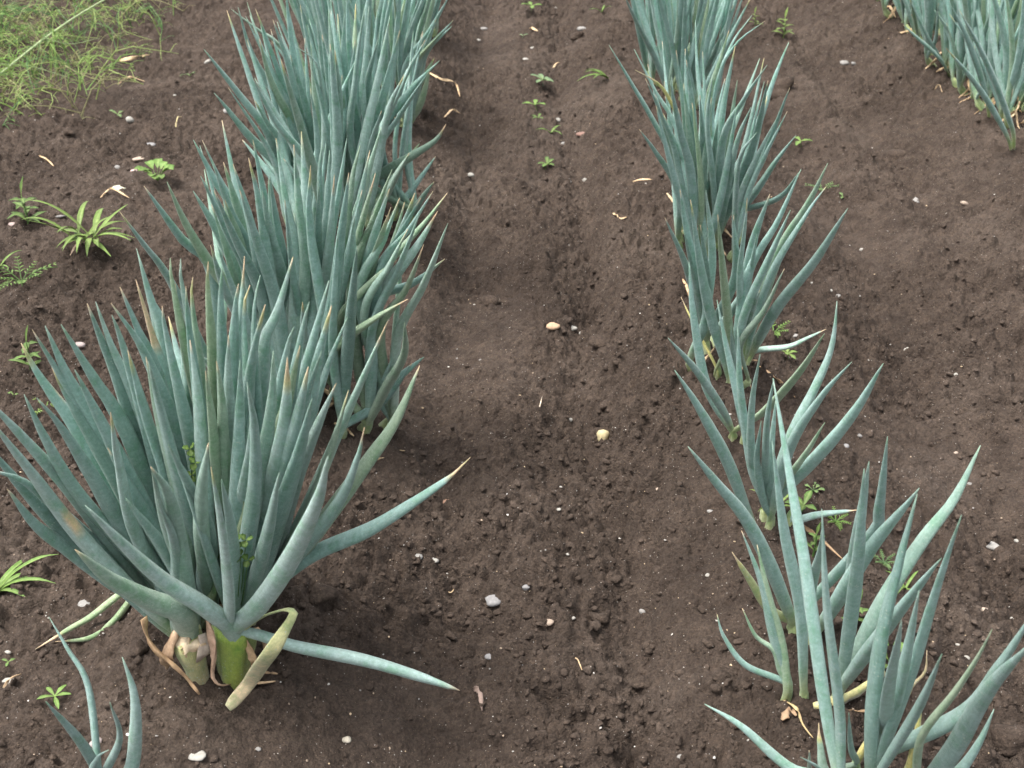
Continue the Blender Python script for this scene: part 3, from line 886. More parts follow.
c = plant(704, 238, .06, .09, 14, 'onion clump of the middle row with a long leaf arching far left', 18, L=.5)
P5 = [(((609, 45), (631, 83), (652, 119), (672, 160), (688, 205)), .020), (((645, 78), (662, 117), (676, 155)), .015), (((640, 129), (656, 154), (680, 195)), .016), (((677, 50), (684, 110)), .017),
      (((695, 20), (697, 70), (702, 130)), .019), (((729, 30), (721, 58), (708, 110)), .019), (((735, 46), (725, 94), (716, 150)), .020), (((752, 15), (730, 48), (712, 110)), .014), (((765, 21), (735, 46), (715, 90)), .014),
      (((767, 65), (744, 100), (722, 145)), .018), (((737, 80), (730, 130)), .016), (((751, 107), (735, 150)), .017), (((757, 132), (738, 165)), .017), (((769, 81), (758, 129), (740, 180)), .018),
      (((791, 88), (773, 129), (752, 180)), .019), (((796, 135), (777, 160), (745, 205)), .018), (((801, 170), (775, 200), (740, 235)), .017), (((634, 49), (655, 90), (680, 140)), .013),
      (((670, 80), (680, 130), (692, 180)), .018), (((686, 60), (692, 120)), .018), (((712, 75), (708, 130)), .018), (((660, 120), (675, 160), (693, 205)), .018), (((718, 120), (712, 170)), .018), (((655, 95), (670, 145)), .016),
      (((700, 95), (702, 150)), .017), (((745, 150), (728, 190)), .016)]
for h, w in P5: c.hero(*h, w=w, L=.50)
c.hero((634, 70), (655, 82), (668, 98), (680, 130), w=.012, dry=.12, tone=YEL)
c.dry([(667, 193, .06), (676, 205, .04), (687, 226, .02)], .009, c0=TANL)
c.dry([(683, 279, .03), (688, 290, .02), (692, 305, .01)], .008)
c.filler(24, Lr=(.34, .46), lean=(.03, .45), w=(.013, .018))
c.litter(7)

c = plant(680, 95, .09, .10, 16, 'second farthest onion clump of the middle row, under the top edge', 19, L=.52)
for h, w in [(((624, -5), (638, 25), (655, 58)), .018), (((733, 5), (720, 40), (700, 75)), .018), (((620, -60), (638, 0), (660, 60)), .018), (((740, -40), (728, 20), (705, 70)), .018)]:
    c.hero(*h, w=w, L=.5)
c.filler(70, Lr=(.42, .53), lean=(.03, .48), w=(.013, .018))
c.litter(6)
c = plant(662, 22, .09, .11, 15, 'farthest onion clump of the middle row, at the top edge', 20, L=.52)
c.filler(44, Lr=(.40, .52), lean=(.03, .40))

# ---- right row -------------------------------------------------------
T = [(1034, 122, 'nearest onion clump of the right row, cut by the right edge', 31), (1006, 98, 'second onion clump of the right row, with a tan tipped leaf across its foot', 32),
     (976, 70, 'third onion clump of the right row, dry straw leaves at its base', 33), (950, 46, 'fourth onion clump of the right row, with a lone leaf lying out left', 36),
     (926, 24, 'fifth onion clump of the right row, near the top edge', 37), (906, 6, 'farthest onion clump of the right row, in the top right corner', 34)]
for k, (u, v, lab, sd) in enumerate(T):
    c = Clump('onion_clump', u, v, .12, .12, 20, lab, GR, sd, L=.52)
    c.filler(62, Lr=(.44, .56), lean=(.04, .48), w=(.013, .019))
    c.filler(8, Lr=(.26, .38), lean=(.4, .7), w=(.011, .016))
    c.litter(8, 1.3)
    c.litter(15, 1.0, (2.6, 4.9), 1.2, .06)
    if k == 0:
        c.hero((946, 48), (972, 79), (990, 105), (1008, 138), w=.014, dry=.08, L=.5, base=(1012, 150))
        c.hero((960, 10), (985, 60), (1012, 125), w=.02, L=.5, base=(1014, 150))
    if k == 1: c.hero((950, 4), (968, 40), (985, 90), w=.018, L=.45, base=(990, 118))
    if k == 3: c.hero((903, 25), (927, 46), (942, 62), w=.014, L=.4, dry=.02, base=(951, 75))
# the row goes on nearer, just outside the right edge
c = Clump('onion_clump', 1150, 240, .11, .13, 16, 'onion clump of the right row past the right edge', GR, 35, L=.52)
c.filler(40, Lr=(.44, .54), lean=(.04, .42), w=(.014, .020))


# ------------------------------------------------------------------ weeds
GREENS = {'bright': (.145, .26, .06), 'yel': (.19, .29, .075), 'mid': (.10, .19, .05), 'dull': (.13, .22, .09), 'grey': (.20, .30, .17)}


def blade(parent, base, tip, width, col, rnd, sag=.3, name='leaf', shape='lance', fold=.35, thick=.0004):
    """weed leaf: folded blade with thin body, drooping"""
    loc = parent.location
    b = base - loc; t = tip - loc
    L = (t - b).length
    up = Vector((0, 0, 1))
    mid = b.lerp(t, .5) + up * L * sag
    n = 9
    prof = {'lance': [(0, .12), (.12, .35), (.35, 1), (.6, .85), (.85, .35), (1, .02)], 'grass': [(0, .6), (.3, 1), (.7, .7), (1, .03)],
            'oval': [(0, .12), (.2, .5), (.5, 1), (.8, .85), (1, .1)], 'round': [(0, .2), (.25, .85), (.55, 1.0), (.85, .8), (1, .3)]}[shape]
    V = []; C = []; Fc = []
    for i in range(n):
        s = i / (n - 1)
        p = b * (1 - s) ** 2 + mid * 2 * s * (1 - s) + t * s * s
        tg = ((mid - b) * (1 - s) + (t - mid) * s).normalized()
        side = tg.cross(up)
        if side.length < .1: side = Vector((1, 0, 0))
        side.normalize(); nn = side.cross(tg).normalized()
        w = interp(prof, s) * width * .5
        wav = math.sin(s * 11 + width * 1000) * w * .12
        cc = lc(col, (.34, .42, .12), .25 * (1 - s))
        for (x, y) in ((-1, 1), (-.5, .35), (0, 0), (.5, .35), (1, 1)):
            V.append(p + side * x * w + nn * (y * fold * w + wav * x)); C.append(lc(cc, (.34, .42, .14), .45 if x == 0 else 0))
        for (x, y) in ((.9, 1), (0, 0), (-.9, 1)):
            V.append(p + side * x * w + nn * (y * fold * w - thick + wav * x)); C.append(cc)
    k = 8
    for i in range(n - 1):
        for j in range(k):
            a = i * k + j; q = i * k + (j + 1) % k
            Fc.append((a, q, q + k, a + k))
    return mesh_obj(name, V, Fc, M_WEED, parent, C)


def twig(parent, pts, r, col, rnd, name='stem', mat=None, k=6, n=10, taper=.4):
    loc = parent.location if parent else Vector()
    ps, L = spline([p - loc for p in pts], n)
    v, f = sweep(ps, [r * (1 - taper * i / (n - 1)) for i in range(n)], [1] * n, k, 0, rnd)
    return mesh_obj(name, v, f, mat or M_WEED, parent, [col] * len(v))


def weed(kind, u, v, size, col, label, seed, n=8, name='weed', group='small weeds on the soil', w=None, az=(0, 6.283), h=0):
    """size in metres"""
    rnd = random.Random(seed)
    g = ground(u, v)
    if h: # growing up between leaves: crown sits at height h
        d = ray(u, v); top = CAM + d * ((g.z + h - H) / d.z); g = Vector((top.x, top.y, hz(top.x, top.y)))
    root = empty(name, g, label, 'weed', group)
    base = GREENS[col]
    def cc(): k = rnd.uniform(.8, 1.2); return tuple(x * k for x in base)
    if kind == 'rosette':
        for i in range(n):
            a = lerp(az[0], az[1], (i + rnd.random() * .7) / n); L = size * rnd.uniform(.38, 1.08)
            tx = g.x + math.cos(a) * L; ty = g.y + math.sin(a) * L
            el = rnd.choice([.02, .15, .3, .5, .8]) * L
            g0 = g + Vector((rnd.uniform(-.2, .2) * size, rnd.uniform(-.1, .1) * size, rnd.uniform(.004, .2 * size)))
            blade(root, g0, Vector((tx, ty, max(hz(tx, ty) + .004, g.z + el))), (w or size * .2) * rnd.uniform(.7, 1.1), cc(), rnd, rnd.uniform(.08, .4))
        twig(root, [g - Vector((0, 0, .01)), g + Vector((0, 0, .008)), g + Vector((0, 0, size * .2))], .002, cc(), rnd)
    elif kind == 'upright':
        top = g + Vector((rnd.uniform(-.1, .1) * size, rnd.uniform(-.1, .1) * size, size * .8))
        twig(root, [g - Vector((0, 0, .01)), g.lerp(top, .5) + Vector((.03 * size, 0, 0)), top], .0018, cc(), rnd)
        for i in range(n):
            s = .12 + .88 * i / n
            p = g.lerp(top, s); a = i * 2.4 + rnd.random(); L = size * lerp(.62, .3, s) * rnd.uniform(.85, 1.1)
            blade(root, p, p + Vector((math.cos(a) * L, math.sin(a) * L, L * rnd.uniform(-.1, .35))), w or size * .16, cc(), rnd, .18)
        blade(root, top, top + Vector((.1, .1, .45)) * size, w or size * .12, cc(), rnd, .1)
    elif kind == 'seedling':
        top = g + Vector((rnd.uniform(-.2, .2) * size, 0, size * .4))
        twig(root, [g - Vector((0, 0, .006)), g.lerp(top, .5), top], .001, cc(), rnd)
        a0 = rnd.uniform(0, 3)
        for i in range(n):
            a = a0 + i * 6.283 / n + rnd.uniform(-.3, .3); L = size * rnd.uniform(.7, 1.05)
            blade(root, top, top + Vector((math.cos(a) * L, math.sin(a) * L * .9, L * rnd.uniform(-.1, .4))), w or size * .38, cc(), rnd, .15, shape='oval')
    elif kind == 'grass':
        for i in range(n):
            a = lerp(az[0], az[1], (i + .5) / n) + rnd.uniform(-.2, .2); L = size * rnd.uniform(.6, 1.05)
            blade(root, g + Vector((0, 0, .002)), g + Vector((math.cos(a) * L, math.sin(a) * L, L * rnd.uniform(.05, .6))), w or size * .11, cc(), rnd, .3, shape='grass', fold=.5)
    elif kind == 'broad':
        for i in range(n):
            a = i * 2.4 + rnd.random() * .5; L = size * rnd.uniform(.5, 1)
            tp = g + Vector((math.cos(a) * L, math.sin(a) * L, size * rnd.uniform(.25, .7)))
            pet = g.lerp(tp, .4) + Vector((0, 0, size * .2))
            lf = blade(root, pet, tp, w or size * .42, cc(), rnd, .22, shape='oval', fold=.35)
            twig(root, [g, g.lerp(pet, .5) + Vector((0, 0, .002)), pet], .0008, cc(), rnd)
    elif kind == 'clover':
        for (lu, lv, dyy) in n:
            tp = at_y(lu, lv, 1.27 + dyy)
            rt = Vector((g.x, g.y, g.z)); md = Vector((lerp(rt.x, tp.x, .6), lerp(rt.y, tp.y, .75), lerp(rt.z, tp.z, .5)))
            twig(root, [rt, md, tp], .0008, cc(), rnd)
            a0 = rnd.random() * 2
            for q in range(3):
                a = a0 + q * 2.094
                d = (RGT * math.cos(a) + UPV * math.sin(a) - FWD * .25) * .0085
                blade(root, tp + d * .1, tp + d, .0100, cc(), rnd, .05, shape='round', fold=.2, name='leaflet')
    elif kind == 'feather':
        for i in range(n):
            a = lerp(az[0], az[1], (i + .5) / n); L = size * rnd.uniform(.6, 1.05)
            tp = g + Vector((math.cos(a) * L, math.sin(a) * L, L * rnd.uniform(.1, .5)))
            fr = twig(root, [g, g.lerp(tp, .5) + Vector((0, 0, L * .15)), tp], .0012, cc(), rnd, name='frond')
            for s in range(5):
                p = g.lerp(tp, .3 + .15 * s) + Vector((0, 0, L * .12))
                for sg in (-1, 1):
                    bb = a + sg * .9; l2 = L * .22 * (1.2 - .15 * s)
                    blade(root, p, p + Vector((math.cos(bb), math.sin(bb), .1)) * l2, L * .06, cc(), rnd, .1, name='leaflet')
    return root


weed('upright', 26, 216, .10, 'mid', 'upright dark green weed with stacked narrow leaves near the left edge', 101, n=11)
weed('rosette', 88, 252, .135, 'yel', 'largest yellow green weed with long pointed leaves left of the second clump', 102, n=24, w=.015)
weed('feather', 22, 282, .075, 'mid', 'low feathery weed at the left edge below the big rosette', 103, n=8)
weed('grass', 1, 278, .06, 'bright', 'narrow leaved weed half cut by the left edge beside the feathery one', 104, n=5)
weed('broad', 158, 182, .058, 'bright', 'lone broad leaved seedling with crinkled leaves, upper left', 105, n=14)
weed('upright', 30, 372, .075, 'mid', 'spindly weed showing behind the leaf tips of the front clump', 106, n=9)
weed('feather', 45, 402, .05, 'yel', 'feathery yellow green weed under the leaf tips at the left', 107, n=6)
weed('seedling', 16, 398, .02, 'mid', 'single oval seedling leaf on soil by the left edge', 108, n=2)
weed('grass', -8, 585, .10, 'bright', 'arching grass blades entering from the left edge under the front clump', 109, n=6, w=.010, az=(-.6, 1.2))
weed('seedling', 52, 699, .026, 'bright', 'tiny narrow seedling at lower left beside the small onion plant', 110, n=5, w=.006)
weed('seedling', 9, 668, .012, 'mid', 'minute seedling near the left edge at the bottom', 111, n=3)
weed('upright', 783, 38, .085, 'yel', 'leafy yellow green weed with curled leaves at the top right of the middle row', 112, n=10)
weed('upright', 755, 26, .055, 'yel', 'smaller leafy weed touching the leaf tips at the top', 113, n=7)
weed('seedling', 801, 150, .045, 'bright', 'upright seedling with two long leaves right of the middle row', 114, n=3, w=.014)
weed('feather', 822, 192, .05, 'dull', 'dull flat seedling right of the middle row leaf tips', 115, n=5)
weed('seedling', 842, 196, .022, 'dull', 'dull little seedling at the right of the flat one', 116, n=3)
weed('grass', 608, 80, 0.109, 'bright', 'bright grass like weed left of the middle row near the top', 117, n=4, az=(2.6, 4.2), w=.010)
weed('seedling', 531, 14, 0.043, 'bright', 'bright seedling in the path at the very top', 118, n=4)
weed('grass', 602, 12, 0.058, 'bright', 'small arched grass shoot at the top of the path', 119, n=3)
weed('seedling', 543, 86, 0.046, 'grey', 'grey green seedling in the line of weeds down the path', 120, n=6)
weed('seedling', 537, 108, 0.038, 'bright', 'curled bright seedling just below the grey green one', 121, n=3)
weed('seedling', 538, 122, 0.023, 'mid', 'tiny round seedling in the path line of weeds', 122, n=4)
weed('grass', 551, 134, 0.072, 'bright', 'two bladed grass shoot in the path', 123, n=3, w=.008)
weed('seedling', 545, 164, 0.032, 'mid', 'lowest star shaped seedling in the path line of weeds', 124, n=5)
weed('seedling', 522, 39, .020, 'grey', 'pale grey seedling pair near the top of the path', 125, n=3)
weed('feather', 774, 330, .045, 'bright', 'green weed at the right foot of the low leafed clump', 126, n=6)
weed('seedling', 789, 358, .024, 'yel', 'yellow green seedling below the low pointing leaf', 127, n=5)
weed('broad', 813, 492, .019, 'dull', 'dull trefoil weed right of the plant with the tan pointed leaf', 128, n=6)
weed('seedling', 802, 512, .030, 'mid', 'seedling touching the leaf that lies out right', 129, n=5)
weed('feather', 836, 522, .028, 'bright', 'weed tuft just below the leaf lying out right', 130, n=6)
weed('feather', 883, 567, .028, 'dull', 'thin starry weed in the gap between the crossing leaves', 131, n=6)
weed('upright', 856, 616, .050, 'mid', 'weed sprig behind the steep crossing leaves', 132, n=8)
weed('grass', 905, 590, .042, 'bright', 'curved grass sprig between the big crossing leaves', 133, n=4)
weed('broad', 892, 672, .040, 'bright', 'bright weed under the leaves near the bottom of the middle row', 134, n=7)
weed('seedling', 872, 640, .030, 'mid', 'seedling between the lower crossing leaves', 135, n=5)
weed('upright', 812, 560, .045, 'mid', 'green sprig close behind the slim plant', 136, n=7)
weed('clover', 205, 590, .030, 'bright', 'bright clover showing high between the front clump leaves', 137, n=[(190, 449, -.07), (200, 452, -.06), (195, 463, -.08), (203, 470, -.07), (187, 486, -.07), (192, 475, -.06), (238, 469, -.07)], name='clover', group='clover in the front clump')
weed('clover', 238, 610, .020, 'mid', 'darker clover low in the front of the biggest clump', 138, n=[(237, 541, -.13), (246, 540, -.135), (241, 556, -.13), (248, 560, -.135), (233, 548, -.13)], name='clover', group='clover in the front clump')
weed('grass', 775, 510, .05, 'yel', 'bright grass blade at the base of the tan pointed leaf', 139, n=4)
weed('seedling', 117, 118, .03, 'dull', 'faint seedling under the feathery patch upper left', 140, n=3)
weed('grass', 190, 76, .04, 'dull', 'faint grass shoot between the feathery patch and the left row', 141, n=4)
weed('grass', 3, 118, .07, 'bright', 'grass tuft at the left edge under the feathery patch', 142, n=5)

# feathery patch in the top left corner
rnd = random.Random(77)
V = []; Fc = []; C = []


def strand(pts, r, col):
    ps, L = spline(pts, 7)
    b = len(V)
    for i, p in enumerate(ps):
        T_ = (ps[min(i + 1, 6)] - ps[max(i - 1, 0)]).normalized()
        a = T_.cross(Vector((.3, .2, 1))).normalized(); bb = T_.cross(a)
        rr = r * (1 - .6 * i / 6)
        for j in range(3):
            V.append(p + a * math.cos(j * 2.094) * rr + bb * math.sin(j * 2.094) * rr); C.append(col)
    for i in range(6):
        for j in range(3):
            Fc.append((b + i * 3 + j, b + i * 3 + (j + 1) % 3, b + i * 3 + 3 + (j + 1) % 3, b + i * 3 + 3 + j))


cnt = 0
while cnt < 600:
    u = rnd.uniform(-190, 185); v = rnd.uniform(-45, 118)
    lim = 108 - max(0, u - 85) * 1.05 + 12 * math.sin(u * .09)
    if v > lim: continue
    if u > 90 and rnd.random() < .35: continue
    g = ground(u, v); cnt += 1
    a = rnd.uniform(0, 6.28); L = rnd.uniform(.10, .26); k = rnd.uniform(.8, 1.25)
    colr = tuple(x * k for x in rnd.choice([(.28, .41, .11), (.23, .38, .10), (.34, .43, .14), (.14, .27, .09), (.34, .33, .16)]))
    hh = rnd.uniform(.03, .12)
    d = Vector((math.cos(a), math.sin(a), 0))
    p = [g, g + d * L * .35 + Vector((0, 0, hh)), g + d * L * .7 + Vector((rnd.uniform(-.02, .02), rnd.uniform(-.02, .02), hh * .9)), g + d * L + Vector((rnd.uniform(-.04, .04), rnd.uniform(-.04, .04), hh * rnd.uniform(.1, .8)))]
    strand(p, rnd.uniform(.0015, .0028), colr)
    ps, _ = spline(p, 10)
    for q in range(rnd.randint(6, 12)):
        s = ps[rnd.randint(2, 9)]
        aa = rnd.uniform(0, 6.28); l2 = rnd.uniform(.02, .06)
        e = s + Vector((math.cos(aa) * l2, math.sin(aa) * l2, rnd.uniform(-.4, .7) * l2))
        m_ = s.lerp(e, .5) + Vector((rnd.uniform(-.2, .2) * l2, rnd.uniform(-.2, .2) * l2, .2 * l2))
        strand([s, m_, e], rnd.uniform(.0007, .0013), tuple(x * 1.1 for x in colr))
fe = mesh_obj('ground_cover', V, Fc, M_WEED, None, C)
tag(fe, 'tangled fine yellow green ground cover in the top left corner', 'ground cover'); fe['kind'] = 'stuff'

st = empty('long_stem', ground(-30, 100), 'long pale green bare stem arching across the feathery patch', 'plant stem')
twig(st, [ground(-30, 100), at_y(0, 74, 3.75), at_y(45, 38, 3.95), at_y(80, 14, 4.1), at_y(118, -8, 4.3)], .0042, (.40, .48, .26), rnd, n=16, taper=.3)
twig(st, [at_y(45, 38, 3.95), at_y(70, 44, 3.9), at_y(100, 38, 3.95)], .0015, (.3, .38, .18), rnd, name='side_shoot')
twig(st, [at_y(0, 64, 3.8), at_y(30, 66, 3.7), at_y(70, 78, 3.6)], .0013, (.3, .38, .18), rnd, name='side_shoot')


# ------------------------------------------------------------------ stones, clods, straw
def blob(name, p, sx, sy, sz, col, mat, seed, sub=2, rough=.18, sharp=0):
    rnd = np.random.RandomState(seed)
    import bmesh
    bm = bmesh.new(); bmesh.ops.create_icosphere(bm, subdivisions=sub, radius=1)
    co = np.array([v.co[:] for v in bm.verts])
    dirs = rnd.normal(size=(9, 3)); dirs /= np.linalg.norm(dirs, axis=1)[:, None]
    for d in dirs:
        if sharp:   # cut facets
            k = rnd.uniform(.62, .92); s = co @ d; ex = np.clip(s - k, 0, None); co -= ex[:, None] * d * .9
        else:
            co *= (1 + rough * .5 * np.sin(co @ d * rnd.uniform(1.5, 4) + rnd.uniform(0, 6)))[:, None]
    co *= np.array([sx, sy, sz])
    a = rnd.uniform(0, 6.28); ca, sa = math.cos(a) , math.sin(a)
    if abs(sx - sy) > 1e-9:
        a = rnd.uniform(-.5, .5); ca, sa = math.cos(a), math.sin(a)
    co = np.stack([co[:, 0] * ca - co[:, 1] * sa, co[:, 0] * sa + co[:, 1] * ca, co[:, 2]], 1)
    fs = [tuple(v.index for v in f.verts) for f in bm.faces]; bm.free()
    o = mesh_obj(name, [tuple(c) for c in co], fs, mat, None, [tuple(x * (.93 + .14 * ((seed * 37) % 11) / 11) for x in col)] * len(co))
    o.location = p
    return o


CREAM = (.50, .42, .24); WH = (.37, .35, .31); GREY = (.27, .26, .255); LG = (.29, .275, .255); BEI = (.42, .33, .26); PINK = (.45, .30, .25); RB = (.20, .12, .095); DK = (.12, .105, .10)
PEB = [(603, 439, 16, CREAM, 1.0, 'cream yellow rounded pebble in the middle of the path', 0), (553, 326, 17, (.50, .34, .22), .6, 'tan angular stone flake above the cream pebble', 1),
       (573, 331, 8, WH, .9, 'white pebble beside the tan flake', 0), (582, 333, 8, WH, .6, 'pale sliver of stone right of the white pebble by the clod', 1),
       (494, 602, 19, GREY, .7, 'grey stone sunk in the soil with a dark hollow beside it', 0), (526, 588, 9, GREY, .9, 'small grey stone right of the sunken grey stone', 0),
       (435, 562, 8, WH, .7, 'white pebble right of the front clump', 0), (418, 556, 10, LG, .8, 'off white pebble nearest the front clump on its right', 0), (447, 502, 14, (.33, .20, .14), .4, 'flat reddish brown flake under the long leaf tip', 1),
       (347, 740, 12, (.5, .45, .36), .8, 'beige white pebble in the bottom soil left of centre', 0), (258, 749, 7, LG, .7, 'small pale stone at the bottom below the front clump', 0), (197, 756, 21, WH, .25, 'flat shell like white flake at the bottom', 1),
       (95, 738, 18, (.42, .36, .34), .5, 'pinkish grey flat stone behind the small onion plant', 1), (9, 682, 17, WH, .5, 'white flat stone at the left edge low down', 1), (8, 652, 7, WH, .8, 'white speck of stone above the flat white one', 0),
       (85, 604, 17, LG, .4, 'pale jagged flake beside the fallen leaf tips', 1), (993, 543, 16, LG, .7, 'light grey oval pebble at the right', 0), (1017, 541, 8, WH, .7, 'white bit right of the oval grey pebble', 1),
       (967, 656, 9, WH, 1, 'white round pebble at the lower right', 0), (982, 610, 10, BEI, .6, 'beige flat pebble at the right', 0), (957, 646, 6, WH, .6, 'tiny white chip left of the round white pebble', 1), (1013, 614, 6, WH, .8, 'tiny white pebble at the right edge', 0),
       (909, 348, 12, WH, .5, 'white flat chip right of the middle row', 1), (956, 374, 6, WH, .6, 'tiny white chip further right of the flat one', 1), (895, 377, 5, WH, .6, 'tiny white chip under the flat white chip', 1),
       (657, 490, 10, BEI, .8, 'brownish pebble left of the middle row', 0), (645, 469, 6, (.5, .52, .56), .7, 'bluish white chip near the path', 1), (571, 419, 5, WH, 1.2, 'small upright white chip above the cream pebble', 0),
       (550, 623, 10, BEI, .7, 'pale brown stone in the lower path', 0), (489, 655, 10, GREY, .7, 'grey flat pebble in the lower path', 0), (642, 611, 8, LG, .9, 'grey pebble in the right of the lower path', 0), (568, 554, 5, WH, .8, 'small cream bit in the path', 0),
       (559, 512, 6, WH, .6, 'white triangular chip in the path', 1), (710, 511, 6, LG, .8, 'small light pebble left of the slim plant', 0), (681, 755, 9, LG, .9, 'light grey pebble at the bottom right of the path', 0),
       (573, 610, 7, WH, .6, 'pale chip between the path stones', 1), (525, 61, 10, WH, .9, 'white stone in the upper path', 0), (583, 26, 13, LG, .5, 'flat light grey stone at the top of the path', 0), (532, 47, 5, WH, .9, 'tiny white pebble above the white stone', 0),
       (470, 178, 8, WH, .9, 'white pebble right of the third left clump', 0), (478, 40, 7, WH, .5, 'white chip near the top of the left row', 1), (483, 29, 8, LG, .6, 'grey white pebble highest beside the left row', 0), (585, 182, 7, WH, .9, 'white pebble above centre of the path', 0),
       (583, 131, 15, (.25, .15, .12), .35, 'flat reddish stone in the upper path', 0), (558, 122, 6, WH, .9, 'white pebble by the grass shoot', 0), (563, 148, 5, LG, .9, 'tiny grey pebble under the grass shoot', 0), (555, 4, 6, WH, .9, 'white pebble at the top edge', 0),
       (915, 206, 10, LG, .9, 'light grey pebble in the right furrow', 0), (964, 206, 8, BEI, .9, 'beige pebble right of the grey one in the right furrow', 0), (844, 65, 9, LG, .8, 'grey white stone in the upper right furrow', 0), (853, 69, 6, LG, .8, 'small stone beside the upper right furrow stone', 0),
       (130, 120, 8, WH, 1, 'white pebble upper left', 0), (119, 188, 17, (.6, .58, .42), .35, 'pale cream flake upper left', 1), (133, 170, 9, (.55, .40, .36), .6, 'pinkish pebble upper left', 0), (150, 149, 16, GREY, .35, 'dark grey flat stone upper left', 1),
       (138, 154, 15, BEI, .3, 'brown flat flake beside the dark grey one', 1), (117, 161, 7, LG, .8, 'light pebble upper left by the flakes', 0), (208, 61, 8, WH, .9, 'white stone left of the left row near the top', 0), (228, 115, 9, LG, .8, 'light stone at the left of the third clump', 0),
       (283, 93, 10, (.6, .57, .5), 1, 'white pebble caught among the left row leaves', 0), (174, 97, 6, WH, .8, 'white speck of stone below the corner patch', 0), (60, 215, 9, LG, .6, 'grey stone by the upright weed', 0), (13, 226, 9, (.42, .33, .3), .6, 'pinkish stone under the upright weed', 0),
       (84, 301, 9, WH, .3, 'white curled chip above the front clump leaf tips', 1), (80, 345, 14, (.38, .32, .3), .6, 'pinkish stone behind the front clump leaf tips', 0), (812, 289, 6, WH, .9, 'white pebble among the middle row leaves at the right', 0), (831, 291, 6, WH, .7, 'small white pebble right of the leafy clump', 0),
       (838, 296, 6, LG, .8, 'small grey pebble beside the white one right of the clump', 0), (862, 250, 6, WH, .9, 'white pebble beyond the longest leaf tips', 0), (795, 336, 8, LG, .8, 'light stone by the green weed under the clump', 0), (860, 437, 7, LG, .8, 'pale pebble right of the broad leaf', 0),
       (956, 452, 7, BEI, .9, 'beige pebble at the tip of the long crossing leaf', 0), (970, 485, 8, LG, .9, 'grey pebble right of the crossing leaf', 0), (708, 575, 6, WH, .7, 'white pebble left of the slim plant', 0), (845, 449, 8, GREY, .8, 'grey pebble under the broad leaf', 0)]
for i, (u, v, s, col_, fl, lab, sh) in enumerate(PEB):
    g = ground(u, v); m = s / pxm(g) * .45
    col_ = tuple(x * .88 for x in col_)
    o = blob('stone_chip' if sh else 'pebble', g + Vector((0, 0, m * fl * .02)), m, m * .85, m * fl * .75, col_, M_STONE, 500 + i, sub=2, sharp=sh)
    tag(o, lab, 'stone', 'stones lying on the soil')

CLOD = [(596, 343, 23, 'largest round soil clod beside the white pebble in the path'), (586, 356, 11, 'small round clod at the foot of the largest clod'), (1014, 744, 34, 'big dark clod at the lower right edge'), (563, 334, 10, 'little clod under the pale sliver'),
        (605, 400, 14, 'dark clod above the cream pebble'), (68, 131, 12, 'dark clod upper left alone'), (1002, 560, 18, 'brown clod below the oval grey pebble'), (490, 304, 17, 'dark clod right of the second left clump'), (577, 38, 12, 'dark clod at the top of the path'), (775, 93, 26, 'dark flat clod by the middle row leaf tips'),
        (890, 155, 22, 'flat dark clod in the right furrow'), (640, 690, 16, 'clod in the lower right of the path'), (600, 620, 18, 'clod in the lower path left of the grey pebble'), (320, 600, 26, 'dark clod right of the front clump stems'), (140, 650, 20, 'round clod left of the brown husk')]
for i, (u, v, s, lab) in enumerate(CLOD):
    g = ground(u, v); m = s / pxm(g) * .5
    o = blob('soil_clod', g + Vector((0, 0, m * .2)), m, m * .9, m * .62, (.08, .06, .05), M_CRUMB, 700 + i, sub=3, rough=.22)
    tag(o, lab, 'clod', 'larger clods of soil')


def straw(pix, width, label, seed, c0=TAN, c1=TANL, name='straw'):
    r = random.Random(seed)
    pts = [ground(u, v) + Vector((0, 0, .004 + (.006 if 0 < k < len(pix) - 1 else 0))) for k, (u, v) in enumerate(pix)]
    o = make_strip(name, None, pts, width, r, c0, c1, twist=1.5)
    tag(o, label, 'plant litter', 'dry bits on the soil')


straw([(425, 67), (440, 82), (455, 93), (460, 97)], .010, 'longest tan straw beside the fourth left clump', 1)
straw([(444, 118), (452, 116), (460, 114)], .010, 'short tan husk below the long straw', 2)
straw([(536, 415), (539, 408), (542, 402)], .0025, 'small pale forked straw in the path', 3, c0=(.5, .45, .4))
straw([(474, 690), (480, 698), (482, 708)], .010, 'brown curled leaf scrap in the lower path', 4, c0=(.33, .24, .2), c1=(.2, .15, .12))
straw([(614, 215), (620, 211), (627, 207)], .014, 'tan husk left of the middle row upper part', 5)
straw([(781, 722), (788, 717), (796, 719)], .014, 'crumpled brown husk by the thin plant', 6, c0=(.28, .2, .13), c1=BROWN)
straw([(440, 578), (450, 583), (457, 588)], .0022, 'thin pale straw right of the front clump', 7)
straw([(575, 660), (578, 666), (582, 672)], .0022, 'thin bent straw in the lower path', 8)
straw([(368, 456), (376, 455), (384, 456)], .005, 'short tan straw right of the front clump tips', 9)
straw([(4, 690), (12, 682), (22, 676)], .005, 'brown stalk at the left edge near the bottom', 10, c0=BROWN)
straw([(70, 254), (78, 248), (82, 240)], .004, 'pinkish dry stalk by the big rosette weed', 11, c0=(.4, .28, .24))
straw([(120, 64), (135, 60), (150, 58)], .014, 'tan dead leaf in the feathery patch', 12)
straw([(118, 85), (130, 80), (145, 83)], .010, 'dry tan stalk below the feathery patch', 13)
straw([(100, 196), (112, 193), (130, 202)], .007, 'dry curved stalk below the pale cream flake', 14)
straw([(530, 28), (534, 33), (538, 35)], .016, 'dead tan seedling at the top of the path', 15)
straw([(552, 68), (556, 66), (560, 64)], .006, 'tan chip of husk near the top of the path', 16)
straw([(935, 87), (938, 91), (942, 94)], .004, 'short straw in the upper right furrow', 17)
straw([(633, 184), (642, 184), (652, 180)], .006, 'brown stalk left of the middle row', 18)
